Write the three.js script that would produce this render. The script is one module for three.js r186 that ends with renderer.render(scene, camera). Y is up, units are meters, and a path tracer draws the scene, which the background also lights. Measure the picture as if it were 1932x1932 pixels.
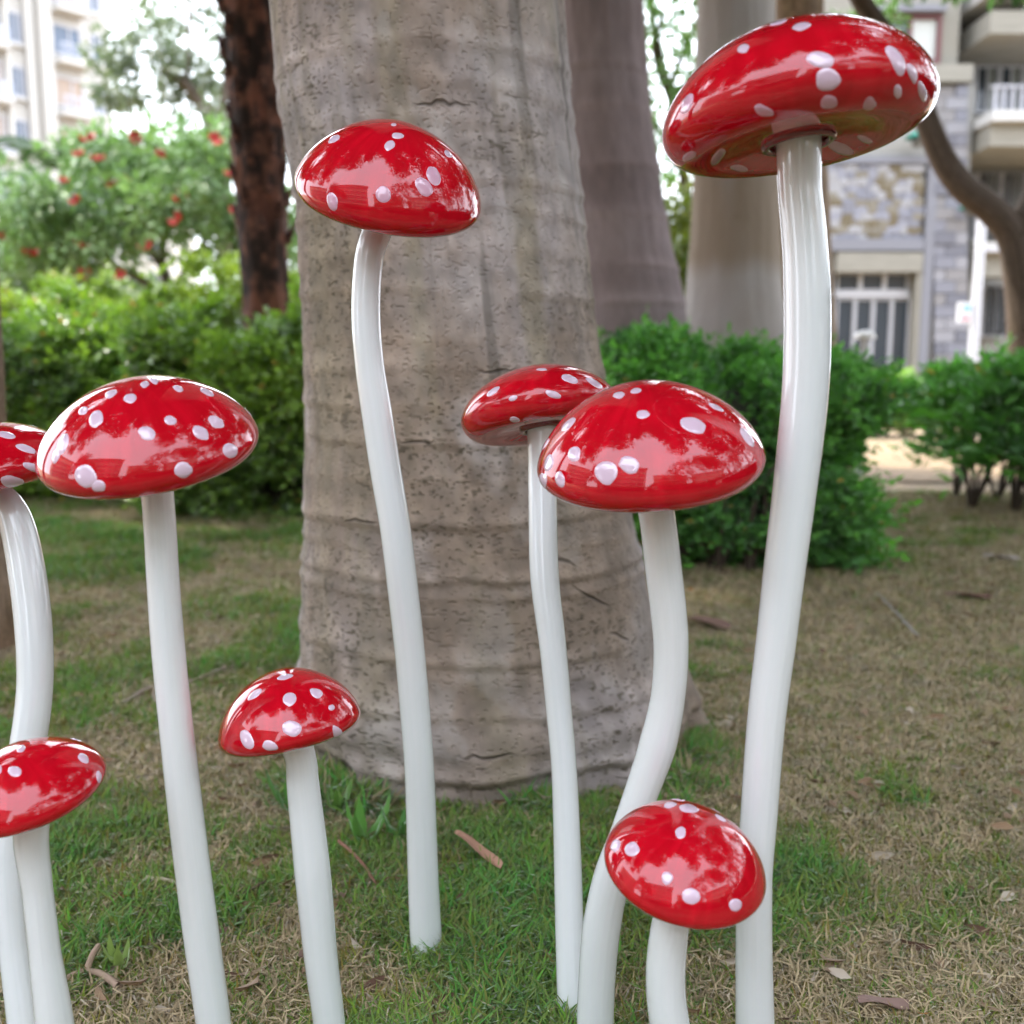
import * as THREE from 'three';
import { mergeGeometries } from 'three/addons/utils/BufferGeometryUtils.js';

// ------------------------------------------------------------------ camera, sky, sun, exposure
const PW = 1932, PF = 1876, EYE = 0.9, PITCH = Math.atan((966 - 700) / PF);
const scene = new THREE.Scene();
const camera = new THREE.PerspectiveCamera(2 * Math.atan(966 / PF) * 180 / Math.PI, 1, 0.05, 400);
camera.position.set(0, EYE, 0);
camera.rotation.x = -PITCH;
camera.focus = 1.3;
camera.userData.fStop = 3.2;
const renderer = new THREE.WebGLRenderer({ antialias: true });
renderer.toneMapping = THREE.LinearToneMapping;
renderer.toneMappingExposure = 4.4;
renderer.shadowMap.enabled = true;

const sunTo = new THREE.Vector3(-0.42, 0.83, -0.36).normalize();
{
  const w = 256, h = 128, data = new Float32Array(w * h * 4);
  for (let j = 0; j < h; j++) for (let i = 0; i < w; i++) {
    const up = ((j + 0.5) / h - 0.5) * Math.PI, az = ((i + 0.5) / w - 0.5) * 2 * Math.PI;
    const y = Math.sin(up), d = new THREE.Vector3(Math.cos(az) * Math.cos(up), y, Math.sin(az) * Math.cos(up));
    const c = Math.max(0, d.dot(sunTo)), k = 1.0 + 0.55 * Math.pow(c, 8), o = (j * w + i) * 4;
    const t = Math.max(0, y);
    data[o] = (1.10 - 0.12 * t) * k; data[o + 1] = (1.16 - 0.08 * t) * k; data[o + 2] = (1.27 + 0.02 * t) * k; data[o + 3] = 1;
  }
  const sky = new THREE.DataTexture(data, w, h, THREE.RGBAFormat, THREE.FloatType);
  sky.mapping = THREE.EquirectangularReflectionMapping; sky.magFilter = THREE.LinearFilter; sky.needsUpdate = true;
  scene.background = sky; scene.environment = sky;
}
const sun = new THREE.DirectionalLight(new THREE.Color(1, 0.93, 0.82), 2.2);
sun.position.copy(sunTo).multiplyScalar(40); sun.target.position.set(0, 0, -6);
sun.castShadow = true; sun.shadow.radius = 4; sun.shadow.mapSize.set(2048, 2048);
Object.assign(sun.shadow.camera, { left: -30, right: 30, top: 30, bottom: -30, near: 1, far: 120 });
scene.add(sun, sun.target);

// ------------------------------------------------------------------ helpers
function rng(seed) { let a = seed >>> 0; return () => { a = (a + 0x6D2B79F5) | 0; let t = Math.imul(a ^ (a >>> 15), 1 | a); t = (t + Math.imul(t ^ (t >>> 7), 61 | t)) ^ t; return ((t ^ (t >>> 14)) >>> 0) / 4294967296; }; }
const lerp = THREE.MathUtils.lerp, clamp = THREE.MathUtils.clamp, smooth = (a, b, x) => { const t = clamp((x - a) / (b - a), 0, 1); return t * t * (3 - 2 * t); };
const hash = (x, y, z) => { let h = Math.imul(x, 374761393) ^ Math.imul(y, 668265263) ^ Math.imul(z, 2147483647 - 58); h = Math.imul(h ^ (h >>> 13), 1274126177); return ((h ^ (h >>> 16)) >>> 0) / 4294967296; };
function noise(x, y, z = 0, px = 0) {          // value noise 0..1; px wraps x
  const ix = Math.floor(x), iy = Math.floor(y), iz = Math.floor(z), fx = x - ix, fy = y - iy, fz = z - iz;
  const u = fx * fx * (3 - 2 * fx), v = fy * fy * (3 - 2 * fy), w = fz * fz * (3 - 2 * fz), m = (i) => px ? ((i % px) + px) % px : i;
  const a = m(ix), b = m(ix + 1);
  const l = (z0) => lerp(lerp(hash(a, iy, z0), hash(b, iy, z0), u), lerp(hash(a, iy + 1, z0), hash(b, iy + 1, z0), u), v);
  return w === 0 ? l(iz) : lerp(l(iz), l(iz + 1), w);
}
function fbm(x, y, z = 0, o = 4, px = 0) { let s = 0, a = 0.5, t = 0; for (let i = 0; i < o; i++) { s += a * noise(x, y, z + i * 17, px); t += a; a *= 0.5; x *= 2; y *= 2; z *= 2; px *= 2; } return s / t; }
const V = (x, y, z) => new THREE.Vector3(x, y, z);
const C = (r, g, b) => new THREE.Color().setRGB(r, g, b);
const cosP = Math.cos(PITCH), sinP = Math.sin(PITCH);
function ray(u, v) { const x = (u - 966) / PF, y = -(v - 966) / PF; return V(x, y * cosP - sinP, -cosP - y * sinP); }
function pt(u, v, d) { const r = ray(u, v); return r.multiplyScalar(d / -r.z).add(camera.position); }   // point on the upright plane d metres ahead
function ground(u, v) { const r = ray(u, v); return r.multiplyScalar(EYE / -r.y).add(camera.position); }
function px(n, d) { return n / PF * d; }
const used = {};
function numbered(n) { const k = used[n] = (used[n] ?? -1) + 1; return k ? n + '_' + String(k).padStart(3, '0') : n; }
function tag(o, label, category, group) { o.userData.label = label; o.userData.category = category; if (group) o.userData.group = group; return o; }
function thing(name, label, category, pos, group) { const o = new THREE.Group(); o.name = numbered(name); if (pos) o.position.copy(pos); scene.add(o); return tag(o, label, category, group); }
function part(parent, name, geo, mat) { const m = new THREE.Mesh(geo, mat); m.name = name; parent.add(m); return m; }
function struct(name, geo, mat) { const m = new THREE.Mesh(geo, mat); m.name = name; m.userData.kind = 'structure'; scene.add(m); return m; }
function gridGeo(nu, nv, fn, closed = true, uvFn) {   // fn(i/nu, j/nv) -> Vector3; smooth normals, seam shared
  const P = [], cols = nu + 1, pos = new Float32Array(cols * (nv + 1) * 3), nor = new Float32Array(pos.length), uv = new Float32Array(cols * (nv + 1) * 2), idx = [];
  for (let j = 0; j <= nv; j++) for (let i = 0; i <= nu; i++) { const p = closed && i === nu ? P[j * cols] : fn(i / nu, j / nv); P.push(p); p.toArray(pos, (j * cols + i) * 3); const t = uvFn ? uvFn(i / nu, j / nv, p) : [i / nu, j / nv]; uv[(j * cols + i) * 2] = t[0]; uv[(j * cols + i) * 2 + 1] = t[1]; }
  const a = V(), b = V(), n = V();
  const normalAt = (i, j) => {
    const i0 = closed ? (i - 1 + nu) % nu : Math.max(0, i - 1), i1 = closed ? (i + 1) % nu : Math.min(nu, i + 1), j0 = Math.max(0, j - 1), j1 = Math.min(nv, j + 1);
    a.subVectors(P[j * cols + i1], P[j * cols + i0]); b.subVectors(P[j1 * cols + i], P[j0 * cols + i]);
    return n.crossVectors(a, b);
  };
  for (let j = 0; j <= nv; j++) {
    let mean = null;
    if (normalAt(0, j).length() < 1e-12) { mean = V(); const jj = j === 0 ? 1 : j - 1; for (let i = 0; i < nu; i++) mean.add(normalAt(i, jj).normalize()); mean.normalize(); }
    for (let i = 0; i <= nu; i++) (mean ?? normalAt(i, j).normalize()).toArray(nor, (j * cols + i) * 3);
  }
  for (let j = 0; j < nv; j++) for (let i = 0; i < nu; i++) { const q = j * cols + i; idx.push(q, q + 1, q + cols, q + 1, q + cols + 1, q + cols); }
  const g = new THREE.BufferGeometry();
  g.setAttribute('position', new THREE.BufferAttribute(pos, 3)); g.setAttribute('normal', new THREE.BufferAttribute(nor, 3)); g.setAttribute('uv', new THREE.BufferAttribute(uv, 2)); g.setIndex(idx);
  return g;
}
function sweep(points, radii, seg = 20, rings = 60, end = true) {   // tapered tube through points
  const curve = new THREE.CatmullRomCurve3(points, false, 'centripetal'), n = points.length - 1;
  const at = (t) => { const k = clamp(t, 0, 1) * n, i = Math.min(n - 1, Math.floor(k)); return lerp(radii[i], radii[i + 1], k - i); };
  const fr = [], tan = V(); let nrm = V(1, 0, 0);
  for (let j = 0; j <= rings; j++) { const t = j / rings, p = curve.getPoint(t); curve.getTangent(t, tan); nrm = nrm.clone().addScaledVector(tan, -nrm.dot(tan)); if (nrm.lengthSq() < 1e-6) nrm = V(0, 0, 1).addScaledVector(tan, -tan.z); nrm.normalize(); fr.push([p, nrm.clone(), V().crossVectors(tan, nrm).negate(), at(t)]); }
  return gridGeo(seg, rings, (u, v) => { const [p, a, b, r] = fr[Math.round(v * rings)], w = u * Math.PI * 2; const rr = end && v === 1 ? r * 0.02 : r; return p.clone().addScaledVector(a, Math.cos(w) * rr).addScaledVector(b, Math.sin(w) * rr); });
}
function tex(w, h, fn, srgb = false, repeat = true) {   // fn(x,y) -> [r,g,b] 0..1 linear or sRGB as stated
  const d = new Uint8Array(w * h * 4);
  for (let y = 0; y < h; y++) for (let x = 0; x < w; x++) { const c = fn(x / w, y / h), o = (y * w + x) * 4; for (let k = 0; k < 3; k++) d[o + k] = clamp(Math.round((c[k] ?? c[0]) * 255), 0, 255); d[o + 3] = 255; }
  const t = new THREE.DataTexture(d, w, h, THREE.RGBAFormat); t.magFilter = THREE.LinearFilter; t.minFilter = THREE.LinearMipmapLinearFilter; t.generateMipmaps = true;
  if (repeat) t.wrapS = t.wrapT = THREE.RepeatWrapping; if (srgb) t.colorSpace = THREE.SRGBColorSpace; t.needsUpdate = true; return t;
}
const mix3 = (a, b, t) => [lerp(a[0], b[0], t), lerp(a[1], b[1], t), lerp(a[2], b[2], t)];
const std = (o) => new THREE.MeshStandardMaterial(o), phy = (o) => new THREE.MeshPhysicalMaterial(o);
function box(w, h, d, x = 0, y = 0, z = 0) { return new THREE.BoxGeometry(w, h, d).translate(x, y, z); }

// leaf shapes: a blade along +y with a folded midrib
function leafGeo(len, wid, fold = 0.25, droop = 0.15) {
  const g = new THREE.BufferGeometry(), f = wid * fold, d = len * droop;
  const p = [0, 0, 0, -wid / 2, len * 0.35, f, wid / 2, len * 0.35, f, 0, len * 0.4, 0, -wid * 0.36, len * 0.72, f * 0.6 - d * 0.4, wid * 0.36, len * 0.72, f * 0.6 - d * 0.4, 0, len, -d];
  g.setAttribute('position', new THREE.BufferAttribute(new Float32Array(p), 3));
  g.setAttribute('uv', new THREE.BufferAttribute(new Float32Array(14), 2));
  g.setIndex([0, 3, 1, 0, 2, 3, 1, 3, 4, 3, 2, 5, 4, 3, 6, 3, 5, 6]); g.computeVertexNormals(); return g;
}
const leafMat = (o = {}) => phy({ color: 0xffffff, roughness: 0.92, transmission: 0.42, thickness: 0, clearcoat: 0.55, clearcoatRoughness: 0.32, side: THREE.DoubleSide, ...o });
const dummy = new THREE.Object3D();
function scatter(parent, name, geo, mat, items) {   // items: {p, dir, roll, s, c}
  const m = new THREE.InstancedMesh(geo, mat, items.length); m.name = name; m.userData.kind = 'stuff';
  const up = V(0, 1, 0), q = new THREE.Quaternion(), q2 = new THREE.Quaternion();
  items.forEach((it, i) => { q.setFromUnitVectors(up, it.dir); q2.setFromAxisAngle(up, it.roll); dummy.position.copy(it.p); dummy.quaternion.copy(q).multiply(q2); dummy.scale.setScalar(it.s); if (it.sy) dummy.scale.y *= it.sy; dummy.updateMatrix(); m.setMatrixAt(i, dummy.matrix); m.setColorAt(i, it.c); });
  (parent ?? scene).add(m); return m;
}
const rv = (r) => { const z = r() * 2 - 1, a = r() * 6.2832, s = Math.sqrt(1 - z * z); return V(s * Math.cos(a), z, s * Math.sin(a)); };
function foliage(r, blobs, count, tone, size = 1) {   // leaves in clumps through ellipsoids {c, r:[x,y,z], w}
  const total = blobs.reduce((s, b) => s + (b.w ?? 1), 0), out = [];
  for (const b of blobs) {
    const n = Math.round(count * (b.w ?? 1) / total), tw = Math.max(6, Math.round(n / 22));
    for (let k = 0; k < tw; k++) {
      const d = rv(r), rad = Math.pow(r(), 0.45), cl = V(b.c.x + d.x * b.r[0] * rad, b.c.y + d.y * b.r[1] * rad, b.c.z + d.z * b.r[2] * rad), cs = (b.clump ?? 0.16) * Math.max(...b.r) * (0.6 + r() * 0.8), tn = r();
      for (let i = 0; i < 22; i++) { const e = rv(r), dir = e.clone().multiplyScalar(0.7).add(d.clone().multiplyScalar(0.5)).add(V(0, -0.15, 0)).normalize(); out.push({ p: cl.clone().addScaledVector(e, cs * Math.cbrt(r())), dir, roll: r() * 6.28, s: size * (0.7 + r() * 0.6), c: tone(tn * 0.6 + r() * 0.4, r) }); }
    }
  }
  return out;
}

// ------------------------------------------------------------------ ground
const greenness = (x, z) => {          // 0 straw .. 1 lush grass
  let g = (fbm(x * 1.7 + 40, z * 1.7 + 11, 3, 3) - 0.5) * 1.5 + (fbm(x * 6 + 4, z * 6 + 1, 5, 3) - 0.5) * 1.5 + 0.20;
  g += 0.55 * Math.exp(-(Math.pow((x + 0.05) / 0.7, 2) + Math.pow((z + 1.66) / 0.26, 2)));
  g += 0.38 * Math.exp(-(Math.pow((x + 0.75) / 0.6, 2) + Math.pow((z + 1.7) / 0.5, 2)));
  g += 0.16 * Math.exp(-(Math.pow((x + 1.6) / 1.3, 2) + Math.pow((z + 4.6) / 1.0, 2)));
  g -= 0.24 * smooth(0.35, 0.7, x) - 0.05 * smooth(-2, -3, z); g += 0.05 * smooth(-0.4, -1.2, x) * smooth(-1.8, -3.0, z);
  g -= 0.4 * Math.exp(-(Math.pow((x - 1.2) / 1.5, 2) + Math.pow((z + 3.4) / 0.7, 2)));
  g -= 0.38 * Math.exp(-(Math.pow((x - 0.62) / 0.4, 2) + Math.pow((z + 1.3) / 0.35, 2)));
  return clamp(g, 0, 1);
};
const gh = (x, z) => 0.022 * (fbm(x * 2.1 + 5, z * 2.1 + 9, 0, 3) - 0.5);
{
  const soil = tex(1024, 1024, (x, y) => {
    const a = fbm(x * 40, y * 40, 1, 5, 40), b = fbm(x * 9, y * 9, 5, 4, 9), c = noise(x * 300, y * 90, 2, 300), d = noise(x * 110, y * 260, 7, 110);
    let col = mix3([0.48, 0.40, 0.31], [0.64, 0.55, 0.44], smooth(0.3, 0.7, a));
    col = mix3(col, [0.30, 0.28, 0.17], smooth(0.48, 0.7, b) * 0.55);
    col = mix3(col, [0.68, 0.59, 0.46], smooth(0.72, 0.95, c) * 0.6 + smooth(0.75, 0.97, d) * 0.5);
    return mix3(col, [0.17, 0.13, 0.1], smooth(0.62, 0.8, 1 - a) * 0.5);
  }, true);
  soil.repeat.set(1, 1);
  const bump = tex(512, 512, (x, y) => [fbm(x * 60, y * 60, 1, 4, 60)]);
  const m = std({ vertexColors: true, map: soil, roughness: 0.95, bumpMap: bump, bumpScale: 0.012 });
  // one sheet: fine near the camera, coarse to the horizon
  const xs = [-200, -80, -40, -20, -12, -8, -6], zs = [120, 60, 30, 15, 8, 4, 2];
  for (let i = 0; i <= 100; i++) xs.push(-5 + i * 0.1);
  xs.push(6, 8, 12, 20, 40, 80, 200);
  for (let i = 0; i <= 90; i++) zs.push(1 - i * 0.1);
  zs.push(-9, -11, -14, -20, -30, -50, -90, -160, -250);
  const g = gridGeo(xs.length - 1, zs.length - 1, (u, v) => { const x = xs[Math.round(u * (xs.length - 1))], z = zs[Math.round(v * (zs.length - 1))]; return V(x, gh(x, z), z); }, false, (u, v, p) => [p.x / 1.9, p.z / 1.9]);
  { const P = g.attributes.position, c = new Float32Array(P.count * 3); for (let i = 0; i < P.count; i++) { const k = smooth(0.2, 1.6, P.getZ(i) + 0.8 * (fbm(P.getX(i) * 1.5 + 3, P.getZ(i) * 1.5, 2, 3) - 0.5)); c.set([lerp(1, 0.10, k), lerp(1, 0.20, k), lerp(1, 0.09, k)], i * 3); } g.setAttribute('color', new THREE.BufferAttribute(c, 3)); }  // colour turns dark lawn green behind the viewpoint, shade painted in
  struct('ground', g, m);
}

// ------------------------------------------------------------------ bark
const barkMaps = (() => {
  const W = 2048, H = 1536;     // u once round, v = 2.4 m of height
  const cracks = [[0.774, 0.594, 0.030, 0.0022, 0.02], [0.835, 0.21, 0.016, 0.002, -0.4], [0.86, 0.175, 0.022, 0.0018, -0.7], [0.885, 0.135, 0.012, 0.002, -0.5], [0.72, 0.315, 0.02, 0.0014, 0.03], [0.66, 0.245, 0.02, 0.0015, 0.02], [0.80, 0.375, 0.025, 0.0013, 0.08], [0.755, 0.05, 0.02, 0.0016, 0.03]];
  const crack = (x, y) => { let k = 0; for (const [cx, cy, l, w, sl] of cracks) { const dx = x - cx; if (Math.abs(dx) > l || Math.abs(y - cy) > 0.04) continue; const dy = y - cy - sl * dx - 0.004 * (noise(x * 160, cy * 99) - 0.5), q = 1 - Math.abs(dx) / l; k = Math.max(k, smooth(w * (0.35 + q), 0, Math.abs(dy)) * Math.min(1, q * 3)); } return k; };
  const lichen = (x, y) => smooth(0.55, 0.66, fbm(x * 22, y * 16, 61, 5, 22)) * smooth(0.5, 0.62, fbm(x * 5, y * 3, 63, 2, 5));
  const stain = (x, y) => smooth(0.5, 0.75, fbm(x * 26, y * 2.2, 4, 4, 26));
  const col = tex(W, H, (x, y) => {
    const big = fbm(x * 6, y * 5, 1, 5, 6), fine = fbm(x * 90, y * 70, 2, 3, 90), pit = noise(x * 330, y * 560, 9, 330), pit2 = noise(x * 170, y * 330, 11, 170), area = smooth(0.3, 0.62, fbm(x * 8, y * 7, 21, 3, 8));
    let c = mix3([0.54, 0.485, 0.43], [0.63, 0.60, 0.59], smooth(0.35, 0.65, big));
    c = mix3(c, [0.50, 0.47, 0.38], stain(x, y) * 0.55);
    c = mix3(c, [0.66, 0.63, 0.61], smooth(0.6, 0.78, fbm(x * 14, y * 9, 31, 4, 14)) * 0.7);
    c = c.map((k) => k * (0.82 + 0.34 * fine) * (0.9 + 0.2 * fbm(x * 30, y * 44, 51, 3, 30)));
    const p = Math.max(smooth(0.70, 0.92, pit) * area * 0.8, smooth(0.76, 0.95, pit2) * area);
    c = mix3(c, [0.40, 0.375, 0.345], smooth(0.55, 0.72, fbm(x * 64, y * 3, 41, 4, 64)) * smooth(0.45, 0.6, fbm(x * 5, y * 1.2, 47, 2, 5)) * 0.8);
    c = mix3(c, [0.72, 0.71, 0.70], lichen(x, y) * 0.34);
    c = mix3(c, [0.27, 0.245, 0.19], p * 0.62);
    return mix3(c, [0.17, 0.14, 0.11], crack(x, y) * 0.6);
  }, true);
  const bump = tex(W, H, (x, y) => [clamp(0.55 * fbm(x * 60, y * 50, 2, 4, 60) + 0.3 * noise(x * 120, y * 30, 3, 120) + 0.25 - 0.3 * smooth(0.70, 0.92, noise(x * 330, y * 560, 9, 330)) - 0.7 * crack(x, y), 0, 1)]);
  return { col, bump };
})();
function trunkThing(name, label, rows, d, o = {}) {
  // rows: [v, uCentre, halfWidth] top to bottom in the photograph, carried on upwards to the crown
  const t = thing(name, label, o.category ?? 'palm tree', null, o.group);
  const pts = rows.map(([v, u, hw]) => { const p = pt(u, v, d); return { y: p.y, x: p.x, r: px(hw, d) }; }).sort((a, b) => a.y - b.y);
  if (pts[0].y > 0.02) pts.unshift({ y: -0.05, x: pts[0].x - (pts[1].x - pts[0].x) / (pts[1].y - pts[0].y) * pts[0].y, r: pts[0].r * 1.03 });
  const L = pts[pts.length - 1], K = pts[0], top = o.top ?? 7, lean = (L.x - K.x) / (L.y - K.y);
  pts.push({ y: top, x: L.x + lean * (top - L.y) * 0.6, r: L.r * (o.taper ?? 0.72) });
  const at = (y) => { let i = 0; while (i < pts.length - 2 && pts[i + 1].y < y) i++; const a = pts[i], b = pts[i + 1], k = smooth(0, 1, clamp((y - a.y) / (b.y - a.y), 0, 1)), q = clamp((y - a.y) / (b.y - a.y), 0, 1); return { x: lerp(a.x, b.x, q), r: lerp(a.r, b.r, lerp(q, k, 0.5)) }; };
  const fine = o.fine ?? 2.4, nLow = o.rows ?? 200, nHigh = 40, n = nLow + nHigh, y0 = pts[0].y, seg = o.seg ?? 96;
  const rings = o.rings ?? [];
  const ring = (y, a) => { let s = 0; for (const [ry, wave, h, w] of rings) { const yy = y - ry - wave * Math.sin(a + ry * 7) - 0.006 * (fbm(Math.cos(a) * 3 + 9, Math.sin(a) * 3 + 9, ry * 9, 3) - 0.5) * 4; const part0 = smooth(0.2, 0.6, fbm(Math.cos(a) * 2 + ry * 5, Math.sin(a) * 2 + 3, ry * 11, 3)); s += 0.75 * h * part0 * (Math.exp(-Math.pow(yy / (w * 1.25), 2)) - 0.6 * Math.exp(-Math.pow((yy + w * 1.5) / (w * 0.6), 2))); } return s; };
  const g = gridGeo(seg, n, (u, v) => {
    const j = v * n, y = j <= nLow ? lerp(y0, fine, j / nLow) : lerp(fine, top, (j - nLow) / nHigh), q = at(y), a = u * Math.PI * 2, ca = Math.cos(a), sa = Math.sin(a);
    let r = q.r * (1 + 0.035 * (fbm(ca * 1.2 + 5, sa * 1.2 + 5, y * 1.1 + (o.seed ?? 0), 3) - 0.5) * 2) + 0.008 * (fbm(ca * 7 + 20, sa * 7 + 20, y * 6, 4) - 0.5) + 0.014 * (fbm(ca * 5 + 2, sa * 5 + 2, y * 0.7, 3) - 0.5) * smooth(0.5, 1.4, y) + ring(y, a);
    if (o.shape) r = o.shape(r, a, y);
    return V(q.x + ca * r, y, -(o.z ?? d) - sa * r);
  }, true, (u, v, p) => [u * (o.ru ?? 1), p.y / 2.4]);
  if (rings.length) { const c = new Float32Array(g.attributes.position.count * 3), P = g.attributes.position; for (let i = 0; i < P.count; i++) { const y = P.getY(i), a = Math.atan2(-(P.getZ(i) + (o.z ?? d)), P.getX(i) - at(y).x); let k = 1, band = 0; for (const [ry, wave, h, w] of rings) { const yy = y - ry - wave * Math.sin(a + ry * 7) - 0.024 * (fbm(Math.cos(a) * 3 + 9, Math.sin(a) * 3 + 9, ry * 9, 3) - 0.5); k += 0.16 * Math.exp(-Math.pow(yy / (w * 1.3), 2)) * smooth(0.1, 0.6, fbm(Math.cos(a) * 2 + ry * 5, Math.sin(a) * 2 + 3, ry * 11, 3)); if (yy > 0) band += ry * 3.7; } k *= 0.93 + 0.14 * ((band * 12.9898) % 1); c[i * 3] = k; c[i * 3 + 1] = k * 0.99; c[i * 3 + 2] = k * 0.975; } g.setAttribute('color', new THREE.BufferAttribute(c, 3)); }
  const m = part(t, 'trunk', g, o.mat); t.userData.top = V(at(top).x, top, -(o.z ?? d)); t.userData.topR = at(top).r;
  return t;
}
const barkMat = std({ vertexColors: true, map: barkMaps.col, color: C(0.93, 0.895, 0.89), roughness: 0.88, bumpMap: barkMaps.bump, bumpScale: 0.008 });
const mauveMap = tex(512, 1024, (x, y) => { const band = noise(3.3, y * 15 + 0.5 * fbm(x * 4, y * 3, 2, 2, 4), 5), a = fbm(x * 7, y * 9, 3, 5, 7), f = fbm(x * 60, y * 30, 7, 3, 60); const c = mix3([0.50, 0.445, 0.44], [0.60, 0.55, 0.55], clamp(0.6 * band + 0.55 * a - 0.05, 0, 1)); return c.map((k) => k * (0.92 + 0.16 * f)); }, true);
const barkMauve = std({ vertexColors: true, map: mauveMap, color: C(0.98, 0.93, 0.95), roughness: 0.9, bumpMap: barkMaps.bump, bumpScale: 0.005 });
const barkBrown = std({ map: barkMaps.col, color: C(0.95, 0.76, 0.6), roughness: 0.9, bumpMap: barkMaps.bump, bumpScale: 0.006 });

// palm crown: arching feather fronds
function frondGeo(r, len, spread = 1) {
  const rib = [], n = 46, P = [], I = [], N = 0, curve = [];
  for (let i = 0; i <= n; i++) { const t = i / n; curve.push(V(len * (t - 0.12 * t * t * t), len * (0.42 * t - 0.78 * t * t), 0)); }
  const geo = sweep(curve.filter((_, i) => i % 6 === 0 || i === n), curve.filter((_, i) => i % 6 === 0 || i === n).map((_, i, a) => 0.028 * (1 - 0.85 * i / a.length)), 6, 16);
  for (let i = 5; i <= n; i++) for (const s of [-1, 1]) for (let k = 0; k < 2; k++) {
    const t = (i + k * 0.5) / (n + 0.5), b = curve[Math.min(n, i)].clone().lerp(curve[Math.min(n, i + 1)], k * 0.5), ll = 0.75 * spread * Math.pow(Math.sin(Math.PI * clamp(0.1 + t * 0.82, 0, 1)), 0.6) * (0.85 + r() * 0.3), w = 0.034;
    const dir = V(0.55 + 0.5 * t, -0.25 - 0.35 * r(), s * (1 - 0.3 * t)).normalize(), a = V(1, 0.1, 0).multiplyScalar(w), o = P.length / 3, mid = b.clone().addScaledVector(dir, ll * 0.5), tip = b.clone().addScaledVector(dir, ll).add(V(0, -0.22 * ll, 0));
    for (const p of [b.clone().sub(a), b.clone().add(a), mid.clone().addScaledVector(a, 0.9), mid.clone().addScaledVector(a, -0.9), tip]) P.push(p.x, p.y, p.z);
    I.push(o, o + 1, o + 2, o, o + 2, o + 3, o + 3, o + 2, o + 4);
  }
  const g = new THREE.BufferGeometry(); g.setAttribute('position', new THREE.BufferAttribute(new Float32Array(P), 3)); g.setAttribute('uv', new THREE.BufferAttribute(new Float32Array(P.length / 3 * 2), 2)); g.setIndex(I); g.computeVertexNormals();
  return mergeGeometries([geo, g]);
}
const frondMat = leafMat({ color: C(0.055, 0.105, 0.03), transmission: 0.3, clearcoat: 0.3 });
const fr0 = rng(5), frondShapes = [frondGeo(fr0, 3.0), frondGeo(fr0, 3.4), frondGeo(fr0, 2.6)];
function crown(t, n, seed, scale = 1) {
  const r = rng(seed), top = t.userData.top;
  for (let i = 0; i < n; i++) {
    const f = part(t, 'frond', frondShapes[i % 3], frondMat); f.position.copy(top); f.position.y -= 0.1 * r();
    f.rotation.order = 'YZX'; f.rotation.y = i * 2.39996 + r() * 0.3; f.rotation.z = lerp(0.95, -0.35, Math.pow(i / n, 0.8)) + r() * 0.15; f.scale.setScalar(scale * (0.85 + 0.3 * r()));
  }
}

// big palm in the middle
{
  const d = 2.4, yOf = (v) => pt(900, v, d - 0.42).y;
  const rings = [[yOf(835), 0.006, 0.008, 0.012], [yOf(990), -0.008, 0.009, 0.012], [yOf(1105), 0.008, 0.011, 0.011], [yOf(1138), 0.008, 0.008, 0.010], [yOf(1245), -0.006, 0.010, 0.013], [yOf(1345), 0.005, 0.013, 0.014], [yOf(1448), 0.012, 0.016, 0.014], [yOf(620), 0.01, 0.004, 0.016], [yOf(700), -0.008, 0.005, 0.015], [yOf(455), 0.01, 0.004, 0.02], [yOf(120), 0.012, 0.006, 0.016], [yOf(40), -0.01, 0.005, 0.014], [yOf(205), 0.012, 0.005, 0.014], [yOf(300), -0.012, 0.006, 0.013], [yOf(375), 0.008, 0.005, 0.012], [yOf(540), -0.008, 0.006, 0.012], [yOf(765), 0.006, 0.006, 0.011], [yOf(910), -0.005, 0.005, 0.010], [yOf(1050), 0.006, 0.005, 0.010]];
  const t = trunkThing('palm_tree', 'thick grey-brown palm trunk with ring scars standing right behind the mushrooms', [[-120, 776, 258], [0, 788, 259], [200, 803, 261], [400, 830, 258], [600, 848, 266], [800, 866, 283], [950, 884, 306], [1100, 895, 328], [1200, 903, 342], [1300, 922, 372], [1400, 925, 380], [1500, 925, 372]], d,
    { rings, mat: barkMat, seg: 220, rows: 300, top: 6.4, taper: 0.6, seed: 4, shape: (r, a, y) => r * (1 - 0.07 * smooth(0.16, 0.02, y)) + 0.07 * (fbm(Math.cos(a) * 3.2 + 4, Math.sin(a) * 3.2 + 4, y * 5, 4) - 0.5) * smooth(0.3, 0.06, y) + 0.05 * smooth(0.12, 0, y) * smooth(0.45, 0.7, noise(Math.cos(a) * 4 + 9, Math.sin(a) * 4 + 2, 5)) + 0.07 * smooth(0.4, 0.08, y) * Math.pow(Math.max(0, Math.cos(a - 0.35)), 6) });
  crown(t, 30, 3, 1.15);
}
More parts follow.
